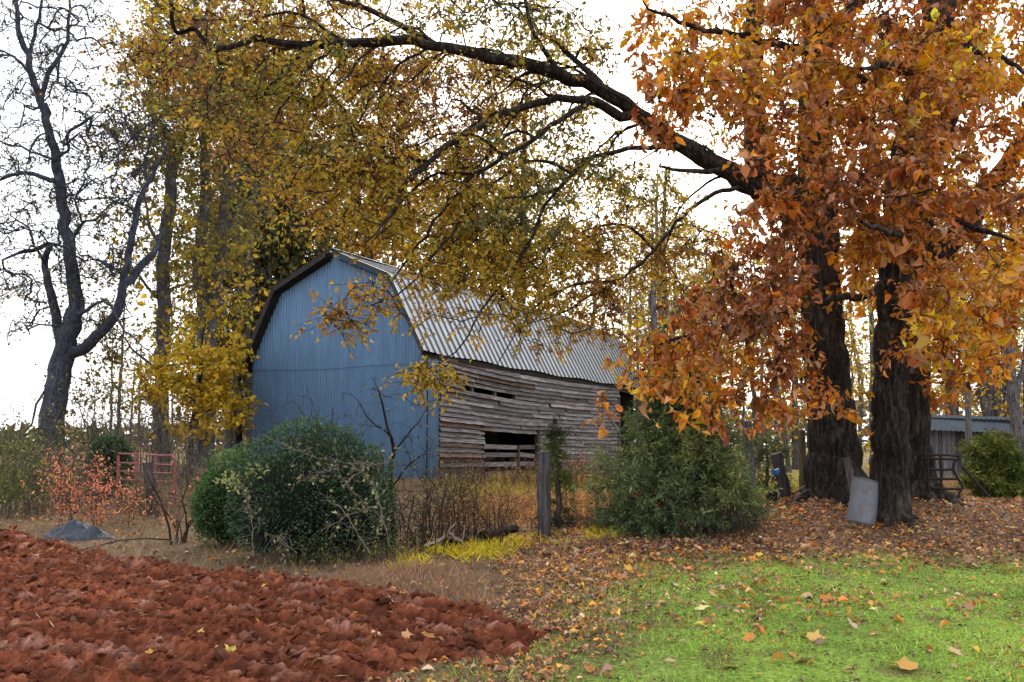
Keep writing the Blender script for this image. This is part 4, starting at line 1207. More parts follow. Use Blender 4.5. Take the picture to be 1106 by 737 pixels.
# twin stems near the gate
D = 33.0
tree('gate_tree', 'slim upright tree with a crooked dark trunk behind the red gate', (173, 490), D,
     [([(174, 440, D), (175, 392, D), (177, 330, D), (177, 274, D), (183, 225, D), (185, 190, D), (185, 156, D), (176, 140, D), (166, 126, D), (163, 105, D), (160, 70, D)], [.27, .25, .24, .23, .22, .21, .19, .16, .12, .1, .07, .03]),
      ([(184, 195, D), (195, 165, D), (205, 130, D), (208, 90, D), (205, 50, D)], [.1, .085, .07, .05, .02]),
      ([(176, 330, D), (150, 300, D - .5), (120, 290, D - .8)], [.07, .05, .02]), ([(178, 270, D), (163, 250, D), (158, 225, D), (148, 180, D)], [.08, .07, .05, .02]),
      ([(175, 400, D), (150, 385, D - .5), (130, 360, D - .8)], [.06, .045, .02])],
     [(160, 130, 50, 60, 1, 31, 35), (190, 70, 55, 60, .8, 31, 36), (130, 340, 35, 50, .5, 31, 34), (150, 240, 40, 60, .5, 31, 34), (140, 410, 50, 35, .45, 31, 34), (195, 180, 40, 50, .5, 32, 36), (185, 300, 30, 60, .8, 32, 36)], 330, .15, YEL,
     lambda C, px, py, rs: .35 + (fbm(C * .4, 3, 6) - .5) * 1.3, 32, 'bark_grey', nlf=24, spread=(.5, .4), up=[(190, -20, 70, 40, 1, 31, 36)])
D = 34.0
tree('forked_tree', 'tall grey forked tree with golden leaves beside the blue gable', (221, 495), D,
     [([(222, 440, D), (223, 390, D), (224, 350, D), (219, 318, D), (215, 284, D), (219, 240, D), (222, 203, D), (220, 150, D), (214, 90, D), (212, 20, D), (210, -50, D)], [.34, .32, .31, .31, .25, .22, .20, .18, .15, .12, .09, .05]),
      ([(224, 352, D), (232, 318, D), (237, 284, D), (240, 245, D), (245, 208, D), (254, 192, D), (266, 178, D), (290, 167, D), (315, 150, D)], [.24, .23, .21, .19, .17, .13, .1, .07, .03]),
      ([(245, 205, D), (244, 170, D), (252, 120, D), (256, 60, D)], [.13, .11, .09, .05]), ([(238, 270, D), (255, 230, D), (275, 210, D), (300, 190, D)], [.09, .08, .06, .03]),
      ([(222, 150, D), (205, 130, D), (200, 110, D)], [.08, .06, .03])],
     [(210, 110, 60, 80, 1, 31, 37), (270, 130, 55, 70, 1, 31, 37), (240, 230, 60, 60, .7, 31, 36), (225, 310, 45, 50, .8, 31, 36), (230, 30, 70, 60, .9, 31, 38), (190, 250, 30, 60, .4, 31, 36)], 500, .17, YEL,
     lambda C, px, py, rs: .40 + (fbm(C * .3, 3, 8) - .5) * 1.5 + np.clip((py - 250) / 400, 0, .3), 33, 'bark_grey', nlf=26, spread=(.55, .42), up=[(240, -40, 90, 40, 1, 31, 38)])
D = 29.0
tree('maple_sapling', 'low bright yellow maple sapling with spreading branches in front of the forked grey trunk', (205, 498), D,
     [([(207, 470, D), (212, 440, D), (215, 415, D), (218, 385, D), (222, 350, D)], [.11, .10, .085, .07, .05, .02]), ([(213, 435, D), (190, 420, D), (165, 410, D), (150, 405, D)], [.05, .04, .03, .012]), ([(216, 415, D), (240, 395, D), (260, 385, D)], [.05, .035, .012]),
      ([(210, 450, D), (235, 440, D), (255, 435, D)], [.04, .03, .012])],
     [(215, 400, 40, 35, 1.3, 27.5, 30.5), (175, 408, 28, 20, .9, 27.5, 30), (245, 385, 25, 30, .8, 28, 31), (235, 440, 30, 22, .7, 27.5, 30), (210, 455, 30, 15, .5, 27.5, 30)], 150, .16, YEL + [(0.62, 0.42, 0.03)],
     lambda C, px, py, rs: .82 + (fbm(C * .6, 3, 12) - .5) * .8, 34, 'bark_dark', nlf=24, spread=(.34, .2), tpl='oval', W=.7, barkm=.01, flare=.2)
# evergreen-looking dark oaks behind the barn
D = 46.0
tree('dark_oak', 'dense olive green oak towering behind the barn roof edge', (286, 470), D,
     [([(286, 430, D), (285, 380, D), (284, 300, D), (283, 220, D), (284, 140, D), (286, 60, D), (288, 0, D)], [.36, .34, .32, .28, .24, .18, .11, .04]), ([(284, 280, D), (310, 262, D), (340, 250, D)], [.1, .07, .03]), ([(284, 320, D), (262, 300, D), (245, 290, D)], [.08, .06, .03]),
      ([(284, 220, D), (310, 200, D), (330, 190, D)], [.09, .06, .03])],
     [(280, 250, 45, 55, 1, 42, 50), (285, 180, 50, 50, .9, 42, 50), (320, 260, 50, 35, .8, 42, 50), (265, 340, 35, 60, 1, 43, 48), (285, 110, 50, 50, .7, 43, 50), (255, 430, 25, 50, .5, 43, 47), (300, 300, 40, 40, 1.1, 43, 50), (240, 260, 30, 60, .8, 43, 50)], 720, .24, OLIVE,
     lambda C, px, py, rs: .32 + (fbm(C * .25, 3, 14) - .5) * 1.3 + np.clip((py - 330) / 200, 0, .4), 35, 'bark_dark', nlf=34, spread=(.75, .45))
D = 48.0
tree('dark_oak', 'brown leaved oak with a bare dark fork rising behind the middle of the barn roof', (398, 470), D,
     [([(398, 430, D), (398, 330, D), (397, 280, D), (400, 240, D), (408, 190, D), (412, 120, D), (414, 50, D)], [.4, .38, .34, .3, .25, .2, .14, .06]), ([(398, 275, D), (420, 255, D), (450, 240, D), (480, 225, D)], [.2, .16, .11, .05]), ([(400, 250, D), (385, 215, D), (372, 170, D)], [.15, .12, .06])],
     [(390, 210, 50, 70, .9, 44, 52), (450, 235, 50, 45, .8, 44, 52), (350, 240, 45, 50, .8, 44, 52), (400, 120, 70, 70, .7, 44, 52)], 330, .23, OAKCOL,
     lambda C, px, py, rs: .52 + (fbm(C * .25, 3, 16) - .5) * 1.3, 36, 'bark_dark', nlf=30, spread=(.75, .5))
D = 55.0
tree('dark_oak', 'thin leaved oak with brown and olive leaves beyond the far end of the barn', (560, 470), D,
     [([(560, 430, D), (562, 330, D), (565, 250, D), (566, 170, D), (570, 80, D)], [.36, .34, .3, .24, .16, .06]), ([(563, 280, D), (600, 250, D), (640, 235, D)], [.12, .09, .04]), ([(563, 290, D), (520, 262, D), (490, 250, D)], [.12, .09, .04])],
     [(520, 250, 55, 50, .8, 50, 60), (590, 240, 60, 55, .6, 50, 60), (560, 160, 60, 60, .5, 50, 60), (660, 240, 40, 50, .35, 50, 60)], 300, .22, OAKCOL, tn(.6, 1.3, .2, 18), 37, 'bark_dark', nlf=26, spread=(.8, .5))
D = 60.0
tree('dark_oak', 'sparse brown leaved tree right of the far barn corner behind the orange leaves', (715, 480), D,
     [([(716, 430, D), (718, 350, D), (716, 260, D), (720, 180, D)], [.3, .28, .24, .16, .05]), ([(717, 350, D), (740, 320, D), (765, 300, D)], [.1, .07, .03]), ([(717, 330, D), (695, 300, D), (675, 290, D)], [.1, .07, .03])],
     [(715, 290, 45, 70, .8, 56, 64), (690, 390, 30, 35, .7, 56, 64), (760, 330, 40, 60, .6, 56, 64)], 210, .2, OAKCOL, tn(.75, 1.0, .2, 28), 38, 'bark_dark', nlf=20, spread=(.9, .6))
D = 43.0
tree('dark_oak', 'bushy olive and orange tree right beside the left edge of the blue gable', (258, 485), D,
     [([(258, 440, D), (256, 390, D), (252, 330, D)], [.2, .17, .13, .04])], [(250, 380, 28, 50, 1, 40, 46), (262, 440, 22, 40, .9, 40, 46), (232, 340, 30, 40, .6, 40, 46)], 110, .18, OLIVE, tn(.55, 1.3, .4, 33), 39, 'bark_dark', nlf=34, spread=(.6, .45))

# ---- woods beyond: slim trunks, copied from a few built ones
def wood_proto(seed, h, r, cols, mid, nclump, leafn, crown0=.45, leafL=.2):
    rs = np.random.default_rng(seed)
    sk = Skel(seed)
    top = np.array([rs.normal(0, .5), rs.normal(0, .5), h])
    mid_ = top * .5 + np.array([rs.normal(0, .3), rs.normal(0, .3), 0])
    sk.guide([np.array([0, 0, -.3]), mid_ * .4, mid_, top * .78, top], [r, r * .9, r * .75, r * .45, .03], .5, .03)
    C = np.stack([rs.normal(0, 1.5, nclump), rs.normal(0, 1.5, nclump), h * rs.uniform(crown0, 1.02, nclump)], 1)
    low = rs.uniform(size=nclump) < .15
    C[low, 2] = h * rs.uniform(.1, .4, low.sum())
    sk.join(C, .5, .1, .3)
    tw, lf = MB(), MB()
    sk.mesh(tw, tip=.013, power=.4, barkmin=.5, bark=0, flare=.3, maxr=.06)
    clump_leaves(tw, lf, C, rs, (.7, .5), 4, leafn, leafL, .65, cols, np.clip(mid + (fbm(C * .3, 2, seed) - .5) * 1.2, 0, 1), 'diamond', .3, .011, (.8, .8, .8), .25)
    return tw, lf
protos = []
for k, (sd_, h, r, cols, mid, nc, nl_) in enumerate([(51, 12, .13, YEL, .55, 34, 16), (52, 14, .16, BRN, .5, 30, 9), (53, 10, .10, YEL, .8, 30, 20), (54, 15, .18, OAKCOL, .5, 40, 14)]):
    tw, lf = wood_proto(sd_, h, r, cols, mid, nc, nl_)
    protos.append((tw, lf))
made = {}
def wood(kind, px, D, label, group, s=1.0, rz=0.0):
    p = P(px, 470, D); z_ = gz(p[0], p[1])[0]
    r = thing('woodland_tree', label, 'tree', (p[0], p[1], z_), rz, group); r.scale = (s, s, s)
    if kind not in made:
        a = protos[kind][0].build('trunk', M['bark_grey'], r, smooth=True); b = protos[kind][1].build('crown', M['leaf'], r)
        made[kind] = (a, b)
    else:
        for src in made[kind]:
            c_ = src.copy(); COL.objects.link(c_); c_.parent = r
    return r
rs = np.random.default_rng(61)
for k in range(26):
    wood([0, 1, 2, 1, 3][k % 5], rs.uniform(655, 945), rs.uniform(46, 80), 'slim woodland tree beyond the yellow field, seen between cedar bush and big trunks', 'slim trees in the wood beyond the yellow field', rs.uniform(.85, 1.25), rs.uniform(0, 6.28))
for k in range(22):
    wood([0, 2, 0, 3, 1][k % 5], rs.uniform(1000, 1190), rs.uniform(45, 72), 'slim yellowing woodland tree rising behind the low grey shed', 'slim trees in the wood behind the shed', rs.uniform(.85, 1.2), rs.uniform(0, 6.28))
for k in range(14):
    wood([1, 3, 1, 0][k % 4], rs.uniform(110, 300), rs.uniform(48, 75), 'thin brown woodland tree in the distance behind the red gate', 'thin trees in the wood behind the gate', rs.uniform(.45, .7) if k % 3 else .9, rs.uniform(0, 6.28))
rs = np.random.default_rng(64)
for k in range(12):
    wood([2, 0, 3, 2][k % 4], rs.uniform(665, 935), rs.uniform(40, 52), 'yellow leaved woodland tree glowing low between cedar bush and big trunks', 'yellow trees at the near edge of the wood', rs.uniform(.8, 1.15), rs.uniform(0, 6.28))
for k in range(8):
    wood([2, 0, 3][k % 3], rs.uniform(1005, 1130), rs.uniform(43, 52), 'bright yellow woodland tree close behind the low shed roof', 'yellow trees right behind the shed', rs.uniform(.8, 1.1), rs.uniform(0, 6.28))
rs = np.random.default_rng(63)
for k in range(13):
    wood([3, 0, 1, 3, 2][k % 5], rs.uniform(330, 660), rs.uniform(50, 75), 'tall thin leaved woodland tree showing above the barn roof', 'tall trees in the wood behind the barn roof', rs.uniform(1.25, 1.7), rs.uniform(0, 6.28))
for k in range(6):
    wood([0, 2, 3][k % 3], rs.uniform(175, 300), rs.uniform(42, 60), 'tall yellow green woodland tree rising left of the barn', 'tall trees in the wood left of the barn', rs.uniform(1.3, 1.7), rs.uniform(0, 6.28))
# grey tree at the right edge, before the shed
D = 27.0
tree('grey_tree', 'slender grey forked tree at the edge of the picture beside the light green bush', (1098, 520), D,
     [([(1098, 480, D), (1095, 430, D), (1090, 385, D), (1084, 330, D), (1082, 270, D), (1080, 200, D)], [.20, .17, .15, .13, .10, .07, .03]), ([(1095, 440, D), (1104, 400, D), (1112, 350, D), (1120, 280, D)], [.12, .10, .08, .04]),
      ([(1091, 425, D), (1070, 415, D), (1050, 412, D)], [.05, .035, .012]), ([(1086, 385, D), (1066, 392, D), (1046, 380, D)], [.04, .03, .01])],
     [(1075, 330, 40, 60, .8, 25, 29), (1110, 300, 50, 70, .7, 25, 29)], 60, .12, YEL, tn(.7, .8, .4, 44), 62, 'bark_grey', nlf=14, spread=(.5, .4), barkm=.012)
# ------------------------------------------------------------------ bushes
def lumpy(d, seed, f=2.2, a=.16):
    return 1 + a * 2.6 * (fbm(d * f + seed * 3.7, 3, seed) - .5) + a * .6 * (vnoise(d * f * 3 + seed, seed + 2) - .5)

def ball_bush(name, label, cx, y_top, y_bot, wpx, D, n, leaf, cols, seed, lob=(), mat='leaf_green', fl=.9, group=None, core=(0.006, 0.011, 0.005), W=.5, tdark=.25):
    rs = np.random.default_rng(seed)
    a = P(cx, y_bot, D); b = P(cx, y_top, D); base = np.array([a[0], D, gz(a[0], D)[0]])
    rx = wpx / 2 / F * D; H = b[2] - base[2]
    th = thing(name, label, 'bush', tuple(base))
    ells = [((0, 0, H * .47), (rx, rx * fl, H * .53))] + [((l[0] * rx, l[1] * rx, H * l[2]), (rx * l[3], rx * l[3] * fl, H * l[4])) for l in lob]
    lf, cr, st = MB(), MB(), MB()
    tot = sum(e[1][0] * e[1][2] for e in ells)
    for k, (c, r) in enumerate(ells):
        c = np.array(c); r = np.array(r)
        m = int(n * r[0] * r[2] / tot)
        d = nrm(rs.normal(size=(m, 3))); d = d[d[:, 2] > -.8]
        lum = lumpy(d, seed + k)
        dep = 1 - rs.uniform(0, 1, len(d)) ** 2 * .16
        q = c + d * r * (lum * dep)[:, None]
        q[:, 2] = np.maximum(q[:, 2], rs.uniform(0.02, .12, len(q)))
        out = nrm(d / r)
        ax = nrm(out * .8 + rs.normal(size=q.shape) * .6 + np.array([0, 0, .15]))
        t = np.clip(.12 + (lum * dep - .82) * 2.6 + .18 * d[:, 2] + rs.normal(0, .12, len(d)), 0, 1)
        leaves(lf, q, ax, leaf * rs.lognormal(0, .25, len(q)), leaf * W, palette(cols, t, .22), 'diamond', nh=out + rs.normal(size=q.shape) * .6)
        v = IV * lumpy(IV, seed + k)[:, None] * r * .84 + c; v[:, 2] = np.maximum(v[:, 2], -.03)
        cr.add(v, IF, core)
    # stray shoots breaking the outline
    c = np.array(ells[0][0]); r = np.array(ells[0][1])
    for _ in range(46):
        d = nrm(rs.normal(size=3) + [0, -.3, .7]); a_ = c + d * r * 1.0; b_ = a_ + (d + rs.normal(0, .3, 3) + [0, 0, .3]) * rs.uniform(.05, .16)
        tube(st, [a_ - d * .1, a_, b_], [.004, .004, .002], 3, col=(.06, .055, .03))
        k_ = 12; q_ = a_ + (b_ - a_) * rs.uniform(0, 1, (k_, 1)) + rs.normal(0, .012, (k_, 3))
        leaves(lf, q_, nrm(d + rs.normal(0, .6, (k_, 3))), leaf, leaf * W, palette(cols, rs.uniform(.4, 1, k_), .2), 'diamond')
    for _ in range(9):
        p0 = np.array([rs.normal(0, rx * .15), rs.normal(0, rx * .15), -.05]); p1 = np.array([rs.normal(0, rx * .5), rs.normal(0, rx * .4), H * .6])
        tube(st, [p0, p0 * .5 + p1 * .5 + rs.normal(0, .05, 3), p1], [.025, .02, .01], 5, col=(.06, .045, .035))
    lf.build('foliage', M[mat], th); cr.build('inner_foliage', M['twig'], th, smooth=True); st.build('stems', M['twig'], th)
    return th
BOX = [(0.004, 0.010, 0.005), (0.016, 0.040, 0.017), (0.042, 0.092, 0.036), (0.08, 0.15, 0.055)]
BOXL = [(0.012, 0.03, 0.010), (0.036, 0.09, 0.022), (0.07, 0.16, 0.035), (0.12, 0.23, 0.05)]
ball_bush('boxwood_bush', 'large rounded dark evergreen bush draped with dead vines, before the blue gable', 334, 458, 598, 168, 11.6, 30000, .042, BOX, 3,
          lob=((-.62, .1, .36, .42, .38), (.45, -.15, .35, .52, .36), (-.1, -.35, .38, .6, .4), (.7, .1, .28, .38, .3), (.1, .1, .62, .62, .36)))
ball_bush('boxwood_bush', 'smaller bright green rounded evergreen bush tucked behind the large dark one', 247, 490, 588, 72, 12.6, 11000, .042, BOXL, 4, lob=((-.2, -.2, .4, .8, .42), (.3, 0, .55, .7, .42)))
ball_bush('evergreen_bush', 'small dark green evergreen bush beside the red gate', 118, 473, 520, 46, 19.5, 4500, .07, BOX, 5)

def stems(mb, C, H, rs, lean=.35, r=.006, twigs=5, col=(.09, .06, .045), arch=.3, twl=.3, pts=7, jit=.06, cj=.25):
    """upright stems with side twigs; returns tip-ish points for leaves"""
    tips, A, B = [], [], []
    for c, h in zip(C, H):
        az = rs.uniform(0, 6.283); ln = abs(rs.normal(0, lean)); dx = np.array([math.cos(az), math.sin(az), 0])
        t = np.linspace(0, 1, pts)
        p = c + np.outer(t * h * (1 - .3 * ln), [0, 0, 1]) + np.outer(t ** 1.7 * h * ln, dx)
        p[:, 2] -= t ** 3 * h * arch * ln
        p[1:] += rs.normal(0, jit * h, (pts - 1, 3)) * t[1:, None] * .5
        cc = np.array(col) * rs.uniform(1 - cj, 1 + cj)
        tube(mb, p, r * h ** .5 * (1.15 - t), 4, col=cc)
        tips.append(p[-1])
        for _ in range(twigs):
            k = rs.uniform(.25, .98) * (pts - 1); i = int(k); q = p[i] + (p[min(i + 1, pts - 1)] - p[i]) * (k - i)
            d = nrm(rs.normal(size=3) + np.array([0, 0, .7])) * twl * h * rs.uniform(.3, 1.0)
            A.append(q); B.append(q + d * .55); A.append(q + d * .55); B.append(q + d + rs.normal(0, .06 * h, 3)); tips.append(B[-1]); tips.append(q + d * .55)
    if A: sticks(mb, A, B, r * .45, r * .22, np.array(col))
    return np.array(tips)

def thicket(name, label, cat, cx, D, wpx, H, nst, seed, cols=None, nlf=0, leaf=.05, dep=.5, lean=.35, r=.007, twigs=6, col=(.10, .065, .048), group=None, t=.5, tpl='diamond', W=.6, arch=.35, twl=.32, mat='leaf', hj=.3, jit=.06):
    rs = np.random.default_rng(seed)
    p = P(cx, 500, D); base = np.array([p[0], D, gz(p[0], D)[0]])
    th = thing(name, label, cat, tuple(base), 0, group)
    wx = wpx / 2 / F * D
    C = np.stack([rs.uniform(-wx, wx, nst), rs.normal(0, dep, nst), np.zeros(nst)], 1)
    C[:, 2] = gz(C[:, 0] + base[0], C[:, 1] + D) - base[2] - .03
    mb = MB()
    tips = stems(mb, C, H * rs.lognormal(0, hj, nst).clip(.4, 1.5), rs, lean, r, twigs, col, arch, twl, jit=jit)
    mb.build('stems', M['twig'], th)
    if nlf:
        lf = MB(); k = rs.integers(0, len(tips), nlf)
        q = tips[k] + rs.normal(0, leaf * 1.3, (nlf, 3))
        tt = np.clip(t + rs.normal(0, .25, nlf), 0, 1)
        ax = nrm(rs.normal(size=(nlf, 3)) + np.array([0, 0, -.3]))
        leaves(lf, q, ax, leaf * rs.lognormal(0, .3, nlf), leaf * W, palette(cols, tt, .25), tpl)
        lf.build('foliage', M[mat], th)
    return th

def cedar(name, label, cx, y_top, y_bot, wpx, D, n, nlf, seed, cols, tmid=.45, shape='cone', leaf=.075, dep=1.0, spread=(.20, .12), droop=.15, W=.10):
    rs = np.random.default_rng(seed)
    a = P(cx, y_bot, D); b = P(cx, y_top, D); base = np.array([a[0], D, gz(a[0], D)[0]]); H = b[2] - base[2]; rx = wpx / 2 / F * D
    th = thing(name, label, 'bush' if H < 3 else 'tree', tuple(base))
    sk = Skel(seed); top = np.array([0, 0, H * .92])
    sk.guide([np.array([0, 0, -.1]), np.array([.03, 0, H * .4]), top], [.05 * H ** .5, .035 * H ** .5, .008], .15)
    zz = rs.uniform(.03, 1, n) ** 1.15
    prof_ = np.where(zz < .3, .75 + .25 * zz / .3, (1 - ((zz - .3) / .72).clip(0, 1) ** 1.05)) if shape == 'cone' else np.sqrt((1 - (zz * 1.9 - .9) ** 2).clip(0.05, 1))
    az = rs.uniform(0, 6.283, n); rr = rx * prof_ * rs.uniform(.25, 1, n) ** .6 * (1 + .25 * np.sin(az * 3 + zz * 7))
    C = np.stack([rr * np.cos(az), rr * np.sin(az) * dep, zz * H], 1)
    sk.join(C, .18, .06, .35)
    tw, lf = MB(), MB()
    sk.mesh(tw, tip=.004, power=.42, bark=0, flare=.2, col=(.9, .75, .65), maxr=.03)
    ed = rr / (rx * np.maximum(prof_, .15))
    t = tmid + (ed - .6) * .5 + (fbm(C * 1.3, 2, seed) - .5) * .9 - .25 * (zz < .25) 
    clump_leaves(tw, lf, C, rs, spread, 5, nlf, leaf, W, cols, np.clip(t, 0, 1), 'diamond', droop, .003, (.5, .42, .35), .25, axj=.4)
    tw.build('trunk', M['bark_grey'], th, smooth=True); lf.build('foliage', M['needle'], th)
    return th
CED = [(0.025, 0.033, 0.018), (0.06, 0.09, 0.042), (0.115, 0.165, 0.07), (0.18, 0.24, 0.095), (0.27, 0.30, 0.10)]
CEDL = [(0.02, 0.03, 0.01), (0.05, 0.08, 0.02), (0.10, 0.15, 0.03), (0.18, 0.22, 0.045), (0.26, 0.27, 0.05)]
cedar('cedar_bush', 'big feathery green cedar bush in front of the far end of the barn', 722, 428, 572, 165, 14.4, 300, 170, 11, CED, .6, spread=(.27, .18), W=.11, leaf=.075)
cedar('cedar_bush', 'olive green cedar bush with brown inner twigs, directly beside the big feathery one', 768, 462, 574, 90, 14.9, 170, 170, 12, CED, .55, dep=.9, spread=(.22, .16), W=.11, leaf=.075)
cedar('cedar_sapling', 'tuft of young green cedar rising just behind the grey fence post', 601, 462, 540, 32, 15.2, 46, 120, 13, CEDL, .4, leaf=.06, spread=(.11, .1))
cedar('cedar_bush', 'small round dark green cedar beside the leaning post under the orange leaves', 829, 472, 530, 48, 21.5, 70, 80, 14, CED, .5, 'ball')
cedar('cedar_bush', 'light green rounded cedar bush in front of the low grey shed', 1078, 476, 523, 52, 20.5, 130, 170, 15, CEDL, .65, 'ball', leaf=.10)
cedar('cedar_tree', 'tall dark cedar standing behind the brown twiggy brush, right of the barn corner', 752, 395, 545, 90, 24.0, 150, 70, 16, CED[:4], .3, leaf=.13)

GRN = [(0.03, 0.04, 0.015), (0.07, 0.085, 0.02), (0.13, 0.15, 0.03), (0.26, 0.26, 0.04)]
BRT = [(0.05, 0.035, 0.025), (0.11, 0.075, 0.04), (0.2, 0.14, 0.06), (0.30, 0.24, 0.08)]
RED = [(0.45, 0.10, 0.06), (0.62, 0.18, 0.10), (0.70, 0.26, 0.13), (0.68, 0.38, 0.10)]
# left hand hedgerow
thicket('bramble_thicket', 'tall tangle of brambles with yellow green leaves at the left edge of the field', 'thicket', 8, 16.0, 90, 1.35, 60, 21, GRN, 2600, .06, .7, t=.55, col=(.10, .085, .075), lean=.5)
thicket('bramble_thicket', 'grey brown bramble tangle directly below the gnarled bare tree', 'thicket', 62, 17.5, 70, 1.25, 60, 22, BRT, 1500, .055, .7, t=.5, col=(.13, .11, .10), lean=.5)
thicket('bramble_thicket', 'low brown weeds and twigs growing through and below the red gate', 'thicket', 160, 16.6, 90, .75, 70, 23, BRT, 1100, .05, .6, t=.5, col=(.15, .11, .085))
thicket('bramble_thicket', 'dense scrub of bare grey stems standing behind the red gate', 'thicket', 195, 24, 130, 1.7, 70, 24, BRT, 900, .07, 1.2, t=.5, col=(.10, .085, .08), r=.009)
thicket('bramble_thicket', 'dark leafy scrub under the white sky beyond the bramble tangle', 'thicket', 30, 24, 150, 1.5, 80, 25, GRN, 2600, .09, 1.0, t=.35, col=(.08, .075, .07), r=.009)
thicket('bramble_thicket', 'fine bare scrub between the gnarled bare tree and the crooked gate tree', 'thicket', 118, 27, 120, 3.0, 34, 26, DULL, 1200, .10, 1.2, t=.4, col=(.06, .055, .055), r=.010, twigs=12, lean=.3)
thicket('red_sapling', 'orange red leaved sapling glowing beside the crumpled grey tarp', 'sapling', 97, 14.9, 40, 1.22, 8, 27, RED, 800, .05, .2, t=.4, col=(.07, .045, .04), lean=.35, twigs=16, twl=.42, tpl='oval', W=.5, mat='leaf_big')
thicket('red_sapling', 'lower sprawling orange red sapling reaching toward the red gate posts', 'sapling', 128, 14.7, 44, .62, 8, 28, RED, 400, .05, .25, t=.5, col=(.07, .045, .04), lean=.8, twigs=10, twl=.4, tpl='oval', W=.5, mat='leaf_big')
thicket('bare_shrub', 'leafless shrub of dark arching stems beside the bright green rounded bush', 'shrub', 205, 13.0, 20, 1.1, 9, 29, RED, 26, .07, .15, t=.6, col=(.045, .03, .025), r=.014, twigs=2, lean=.75, twl=.2)
# thicket in front of the barn
thicket('bramble_thicket', 'brown twiggy weeds between the dark evergreen bush and the two logs', 'thicket', 452, 12.6, 66, 1.05, 60, 31, GRN, 420, .05, .4, t=.75, col=(.05, .034, .028), lean=.6, twigs=9, jit=.13)
thicket('bramble_thicket', 'thick reddish brown weed stems right behind the two logs', 'thicket', 505, 13.4, 76, 1.0, 60, 32, BRT, 300, .045, .45, t=.5, col=(.06, .036, .03), lean=.65, twigs=10, jit=.13)
thicket('bramble_thicket', 'low brown twigs along the fence line just left of the grey post', 'thicket', 556, 14.4, 60, .62, 30, 33, BRT, 120, .045, .4, t=.5, col=(.07, .042, .034), lean=.7, twigs=8, jit=.13)
thicket('bramble_thicket', 'band of reddish dry weeds along the foot of the plank wall', 'thicket', 548, 23.8, 150, .62, 170, 34, BRT, 500, .07, .5, t=.4, col=(.15, .075, .055), r=.009)
thicket('bramble_thicket', 'small reddish bush at the plank wall behind the cedar tuft', 'thicket', 622, 24.5, 70, .9, 60, 35, [(0.2, .08, .04), (.36, .16, .06), (.4, .26, .1)], 500, .08, .5, t=.5, col=(.12, .08, .065), r=.009)
thicket('bramble_thicket', 'dead brown brush tangled beneath the two cedar bushes', 'thicket', 765, 13.8, 90, .62, 90, 36, BRT, 300, .05, .35, t=.3, col=(.075, .055, .045), lean=.8)
thicket('bramble_thicket', 'dead tangle of low twigs at the right foot of the grey fence post', 'thicket', 632, 15.0, 70, .42, 60, 37, BRT, 160, .05, .4, t=.3, col=(.075, .055, .05), lean=.9)
thicket('bramble_thicket', 'low leafy weeds at the foot of the large dark evergreen bush', 'thicket', 385, 11.3, 100, .36, 70, 38, GRN, 900, .045, .3, t=.6, col=(.09, .07, .055))

# leafless dark sapling in front of the blue gable
rs = np.random.default_rng(71)
D = 12.4
b = P(425, 595, D); b[2] = gz(b[0], b[1])[0]
th = thing('bare_sapling', 'leafless dark sapling with thin crooked branches in front of the blue gable', 'sapling', tuple(b))
sk = Skel(71)
sk.guide(np.vstack([[b - [0, 0, .1]], PP([(424, 560), (421, 520), (424, 485), (417, 455), (411, 425), (404, 412)], D)]), [.035, .032, .028, .024, .017, .011, .005], .12, .012)
sk.guide(PP([(423, 490, D), (440, 470, D - .1), (455, 452, D - .2), (462, 440, D - .2)], D), [.016, .012, .008, .003], .12, .012)
sk.guide(PP([(420, 470, D), (400, 455, D + .1), (385, 430, D + .1), (372, 424, D + .1)], D), [.014, .011, .007, .003], .12, .012)
sk.guide(PP([(422, 525, D), (445, 500, D), (458, 490, D), (468, 492, D)], D), [.015, .011, .007, .003], .12, .012)
C = region_points([(410, 435, 45, 28, 1, 12.1, 12.8), (435, 480, 38, 30, 1, 12.0, 12.8), (440, 530, 35, 30, .7, 12.1, 12.8)], rs, 70)
sk.join(C, .1, .16, .3)
tw, lf = MB(), MB(); sk.mesh(tw, tip=.0032, power=.45, bark=0, col=(.55, .5, .5), flare=.2)
k = rs.integers(0, len(C), 60); leaves(lf, C[k] + rs.normal(0, .04, (60, 3)), rs.normal(size=(60, 3)), .05, .03, palette(GRN, rs.uniform(.5, 1, 60)), 'oval')
local(tw, b); local(lf, b); tw.build('trunk', M['bark_dark'], th); lf.build('foliage', M['leaf'], th)

# dead vines over the big evergreen bush, and the dry spray rising above it
def vines(name, label, D, paths, r, col, seed, leafn=0, cols=None, branch=26, bl=.16):
    rs = np.random.default_rng(seed); mb = MB(); A, B, L_ = [], [], []
    for pth in paths:
        g, rr = resample(PP(pth, D), np.linspace(r, r * .4, len(pth)), .06)
        g = g + rs.normal(0, .008, g.shape)
        tube(mb, g, rr, 5, col=np.array(col) * rs.uniform(.7, 1.2)); L_.append(g)
        for _ in range(branch):
            i = rs.integers(2, len(g)); d = nrm(rs.normal(size=3) * [1, .5, 1]) * bl * rs.uniform(.4, 1.6)
            m_ = g[i] + d * .5 + rs.normal(0, .02, 3); A += [g[i], m_]; B += [m_, g[i] + d]
    sticks(mb, A, B, r * .45, r * .2, np.array(col))
    o0 = L_[0][0]; local(mb, o0)
    o = thing(name, label, 'vine', tuple(o0))
    mb.build('stems', M['twig'], o)
    if leafn:
        lf = MB(); P_ = np.array(B); k = rs.integers(0, len(P_), leafn)
        leaves(lf, P_[k] + rs.normal(0, .03, (leafn, 3)) - o0, rs.normal(size=(leafn, 3)), .05 * rs.lognormal(0, .3, leafn), .035, palette(cols, rs.uniform(0, 1, leafn)), 'oval'); lf.build('foliage', M['leaf'], o)
    return o
